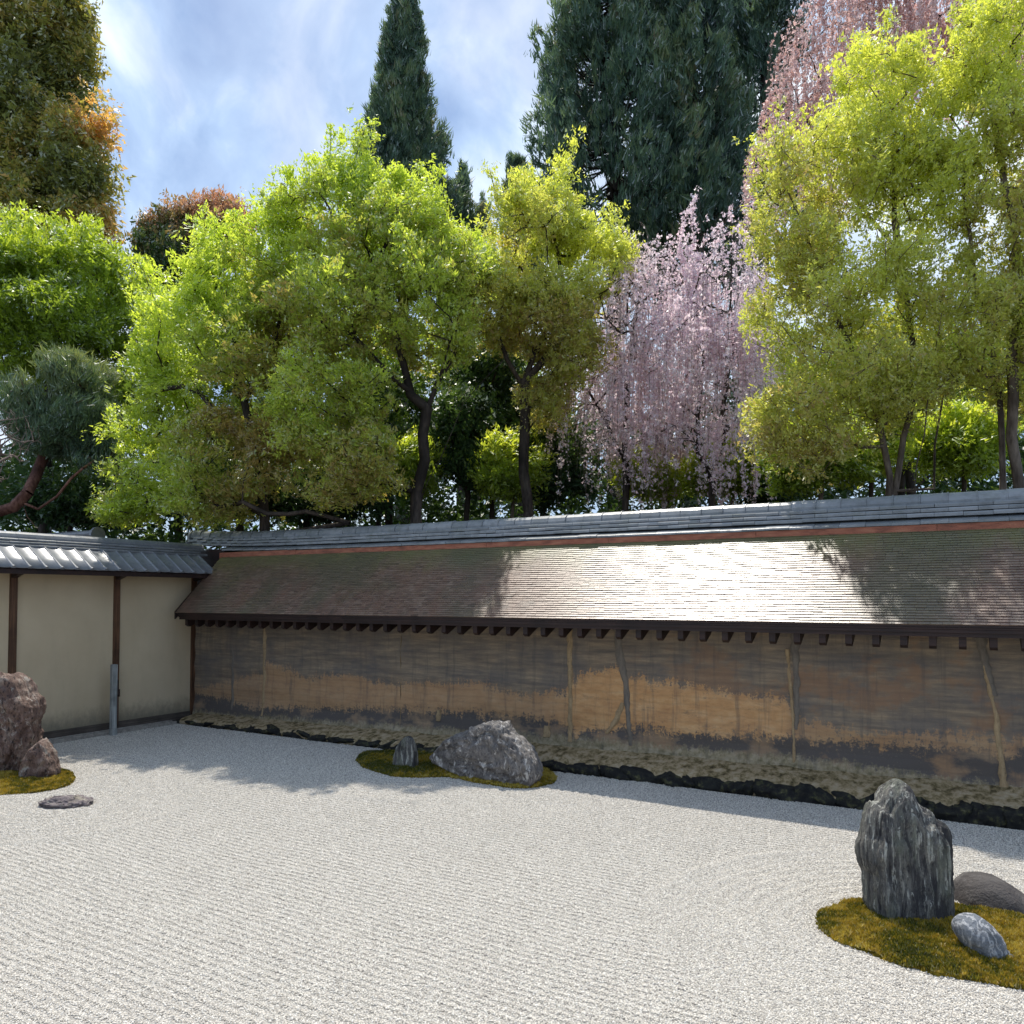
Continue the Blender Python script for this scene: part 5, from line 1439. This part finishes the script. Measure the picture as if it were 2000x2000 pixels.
# cedars: vertical trunk, tiers of branches with upswept plumes
def cedar(label, px, d, ytop, ybot, profile, seed, nb, per, size=0.26, lean=0.0, gap=0.0, group='tall cedars'):
    r = np.random.default_rng(seed)
    top = at(px, ytop, d); bot = at(px-lean, 1165, d); bot[2] = 0
    pz = np.array([at(px, y, d)[2] for y, w in profile])[::-1]; pw = np.array([w*d/F for y, w in profile])[::-1]
    zb = at(px, ybot, d)[2]
    z = zb+(top[2]-zb)*r.uniform(0, 1, nb)**.85
    W = np.interp(z, pz, pw)
    ang = r.uniform(0, 2*math.pi, nb)
    lump = 1+.32*fbm(np.c_[np.cos(ang)*1.2, np.sin(ang)*1.2, z*.45], 3, seed)
    rad = W*lump*r.uniform(.25, 1.0, nb)**.45
    ax = bot+(top-bot)*((z-bot[2])/(top[2]-bot[2]))[:, None]
    out = np.c_[np.cos(ang), np.sin(ang), np.zeros(nb)]
    tips = ax+out*rad[:, None]; tips[:, 2] = z
    keep = fbm(np.c_[tips[:, :2]*.55, tips[:, 2:]*.5], 3, seed+9) > -.22+gap
    tips, out, rad, W = tips[keep], out[keep], rad[keep], W[keep]
    root_ = ax[keep].copy(); root_[:, 2] = np.maximum(tips[:, 2]-rad*.1, .3)
    m = len(tips); mid = (root_+tips)/2; mid[:, 2] -= rad*.18
    segs0 = np.r_[root_, mid]; segs1 = np.r_[mid, tips]
    rr = np.r_[np.full(m, .05), np.full(m, .03)]; r2 = np.r_[np.full(m, .03), np.full(m, .012)]
    n = 24; tz = np.linspace(0, 1, n+1)[:, None]; TP = bot+(top-bot)*tz
    tr_ = np.interp(tz[:, 0], [0, 1], [.42, .02])
    segs0 = np.r_[segs0, TP[:-1]]; segs1 = np.r_[segs1, TP[1:]]; rr = np.r_[rr, tr_[:-1]]; r2 = np.r_[r2, tr_[1:]]
    wv = tube_segments(segs0, segs1, rr, r2, 5)
    # plume: a few puffs going up and out from the tip
    C, E, T, AX = [], [], [], []
    big = r.uniform(.7, 1.5, m)*np.clip(.50+W*.26, .40, 1.35)
    base_t = .38+.34*fbm(tips*.35, 3, seed+4)+.30*fbm(tips*1.1, 2, seed+6)+r.normal(0, .06, m)
    for k, (du, dd, sc) in enumerate(((0, 0, 1.0), (.35, .12, .8), (.72, .2, .55), (-.25, -.25, .9))):
        c = tips+np.c_[out[:, 0]*dd, out[:, 1]*dd, np.full(m, du)]*big[:, None]+r.normal(0, .05, (m, 3))
        C.append(c); E.append(np.c_[big*.36*sc, big*.36*sc, big*.50*sc]); T.append(base_t+.26*du); AX.append(out*.45+np.array([0, 0, 1.0]))
    C, E, T, AX = np.concatenate(C), np.concatenate(E), np.concatenate(T), np.concatenate(AX)
    lv = leaves(C, E, per, size, r, T, tsd=.12, flat=1.0, aspect=.20, axis=AX, ax_jit=.38)
    LEAFC[0] += len(lv[1])
    root = empty('cedar_tree', (bot[0], bot[1], 0), label, 'cedar', group)
    return finish_tree(root, wv, [lv], M['bark'], 'crown', LF['cedar'])


cedar('solitary pointed cedar rising above the central maples', 788, 30, -45, 520,
      [(-45, 2), (20, 13), (60, 24), (100, 34), (200, 50), (300, 72), (400, 100), (520, 120)], 81, 460, 80, size=.22)
cedar('huge dark cedar, leftmost of the dense row above the cherries', 1200, 30, -420, 560,
      [(-420, 5), (-200, 60), (0, 92), (120, 125), (250, 160), (400, 190), (560, 200)], 82, 620, 90, size=.25)
cedar('huge dark cedar, middle one of the dense row above the cherries', 1350, 29, -380, 560,
      [(-380, 5), (-200, 40), (0, 70), (150, 88), (300, 110), (560, 140)], 83, 480, 90, size=.25)
cedar('dark cedar with sky showing through, rightmost of the dense row', 1490, 31, -300, 560,
      [(-300, 5), (-100, 45), (0, 75), (150, 88), (300, 100), (560, 130)], 84, 480, 80, size=.25, gap=.20)
cedar('small cedar top showing right of the solitary pointed cedar', 905, 31, 345, 560,
      [(345, 3), (380, 18), (440, 38), (560, 60)], 85, 120, 60, size=.22)
cedar('slim cedar standing at the left flank of the dense cedar row', 1010, 31, 330, 620,
      [(330, 3), (380, 20), (450, 40), (620, 60)], 86, 130, 60, size=.22)

# bare twiggy shrub at the far left
r = np.random.default_rng(91)
C, S = blobs_px([(20, 850, 13.2, 50, 60, .6), (-40, 870, 13.2, 80, 80, .7)])
tips, _ = sample_blobs(C, S, 330, r, .3)
g0 = at(-30, 1080, 13.2); g0[2] = 0
A, par, ti, _n = skeleton([[g0, at(-25, 1010, 13.2), at(-20, 940, 13.2), at(-10, 890, 13.2)]], tips, r, .4, .15)
wv, R = wood(A, par, ti, .0035, .05)
bs = empty('bare_shrub', tuple(g0), 'leafless twiggy shrub at the far left above the plaster wall', 'shrub')
link('branches', np_mesh('branches', wv[0]-g0, wv[1], smooth=True), M['twig'], bs)

# far-off wood closing the view between the trunks (one mass)
r = np.random.default_rng(95)
n = 1900
px = r.uniform(-300, 2300, n); d = r.uniform(19, 26, n)
hgt = 810+80*vnoise(np.c_[px*.006, px*0, px*0], 4)-70*np.clip((px-1350)/600, 0, 1)
py = hgt+(1165-hgt)*r.uniform(0, 1, n)**1.3
C = np.array([at(a, b, c) for a, b, c in zip(px, py, d)])
lv = leaves(C, np.tile([[.75, .75, .6]], (n, 1)), 44, .21, r, .45+.35*fbm(C*.4, 3, 6), flat=.8)
LEAFC[0] += len(lv[1])
wd = link('far_wood', np_mesh('far_wood', lv[0], lv[1], dict(tint=lv[2])), LF['dark'])
tag(wd, 'dark green wood seen low between the trunks behind the garden', 'wood', kind='stuff')


# small ferns in the corner by the wall foot
def fern(px, py, label, seed, n=9, L=.16):
    r = np.random.default_rng(seed); b = at_ground(px, py, .03)
    root = empty('fern', tuple(b), label, 'fern', 'ferns at the wall foot'); 
    for k in range(n):
        a = k/n*2*math.pi+r.uniform(-.2, .2); V, Fc = [], []; l = L*r.uniform(.7, 1.2)
        dx, dy = math.cos(a), math.sin(a)
        for s in range(9):
            t = s/8; c = np.array([dx*l*t, dy*l*t, l*(.9*t-.75*t*t)]); w = .045*(1-t)*(1 if s % 2 else .25)+.001
            V += [tuple(c+np.array([-dy, dx, 0])*w), tuple(c-np.array([-dy, dx, 0])*w)]
            if s: Fc.append((2*s-2, 2*s-1, 2*s+1, 2*s))
        link('frond', np_mesh('frond', np.array(V), np.array(Fc), dict(tint=np.full(len(V), r.uniform(.2, .9)))), LF['fern'], root)


fern(381, 1404, 'light green fern in the corner where the two walls meet', 3)
fern(428, 1396, 'small dark green plant at the foot of the earthen wall near the corner', 4, 7, .12)

print('leaves', LEAFC[0], 'objects', len(bpy.data.objects), 'tris', sum(sum(len(p.vertices)-2 for p in m.polygons) if len(m.polygons) < 3000 else len(m.loops)-2*len(m.polygons) for m in bpy.data.meshes))
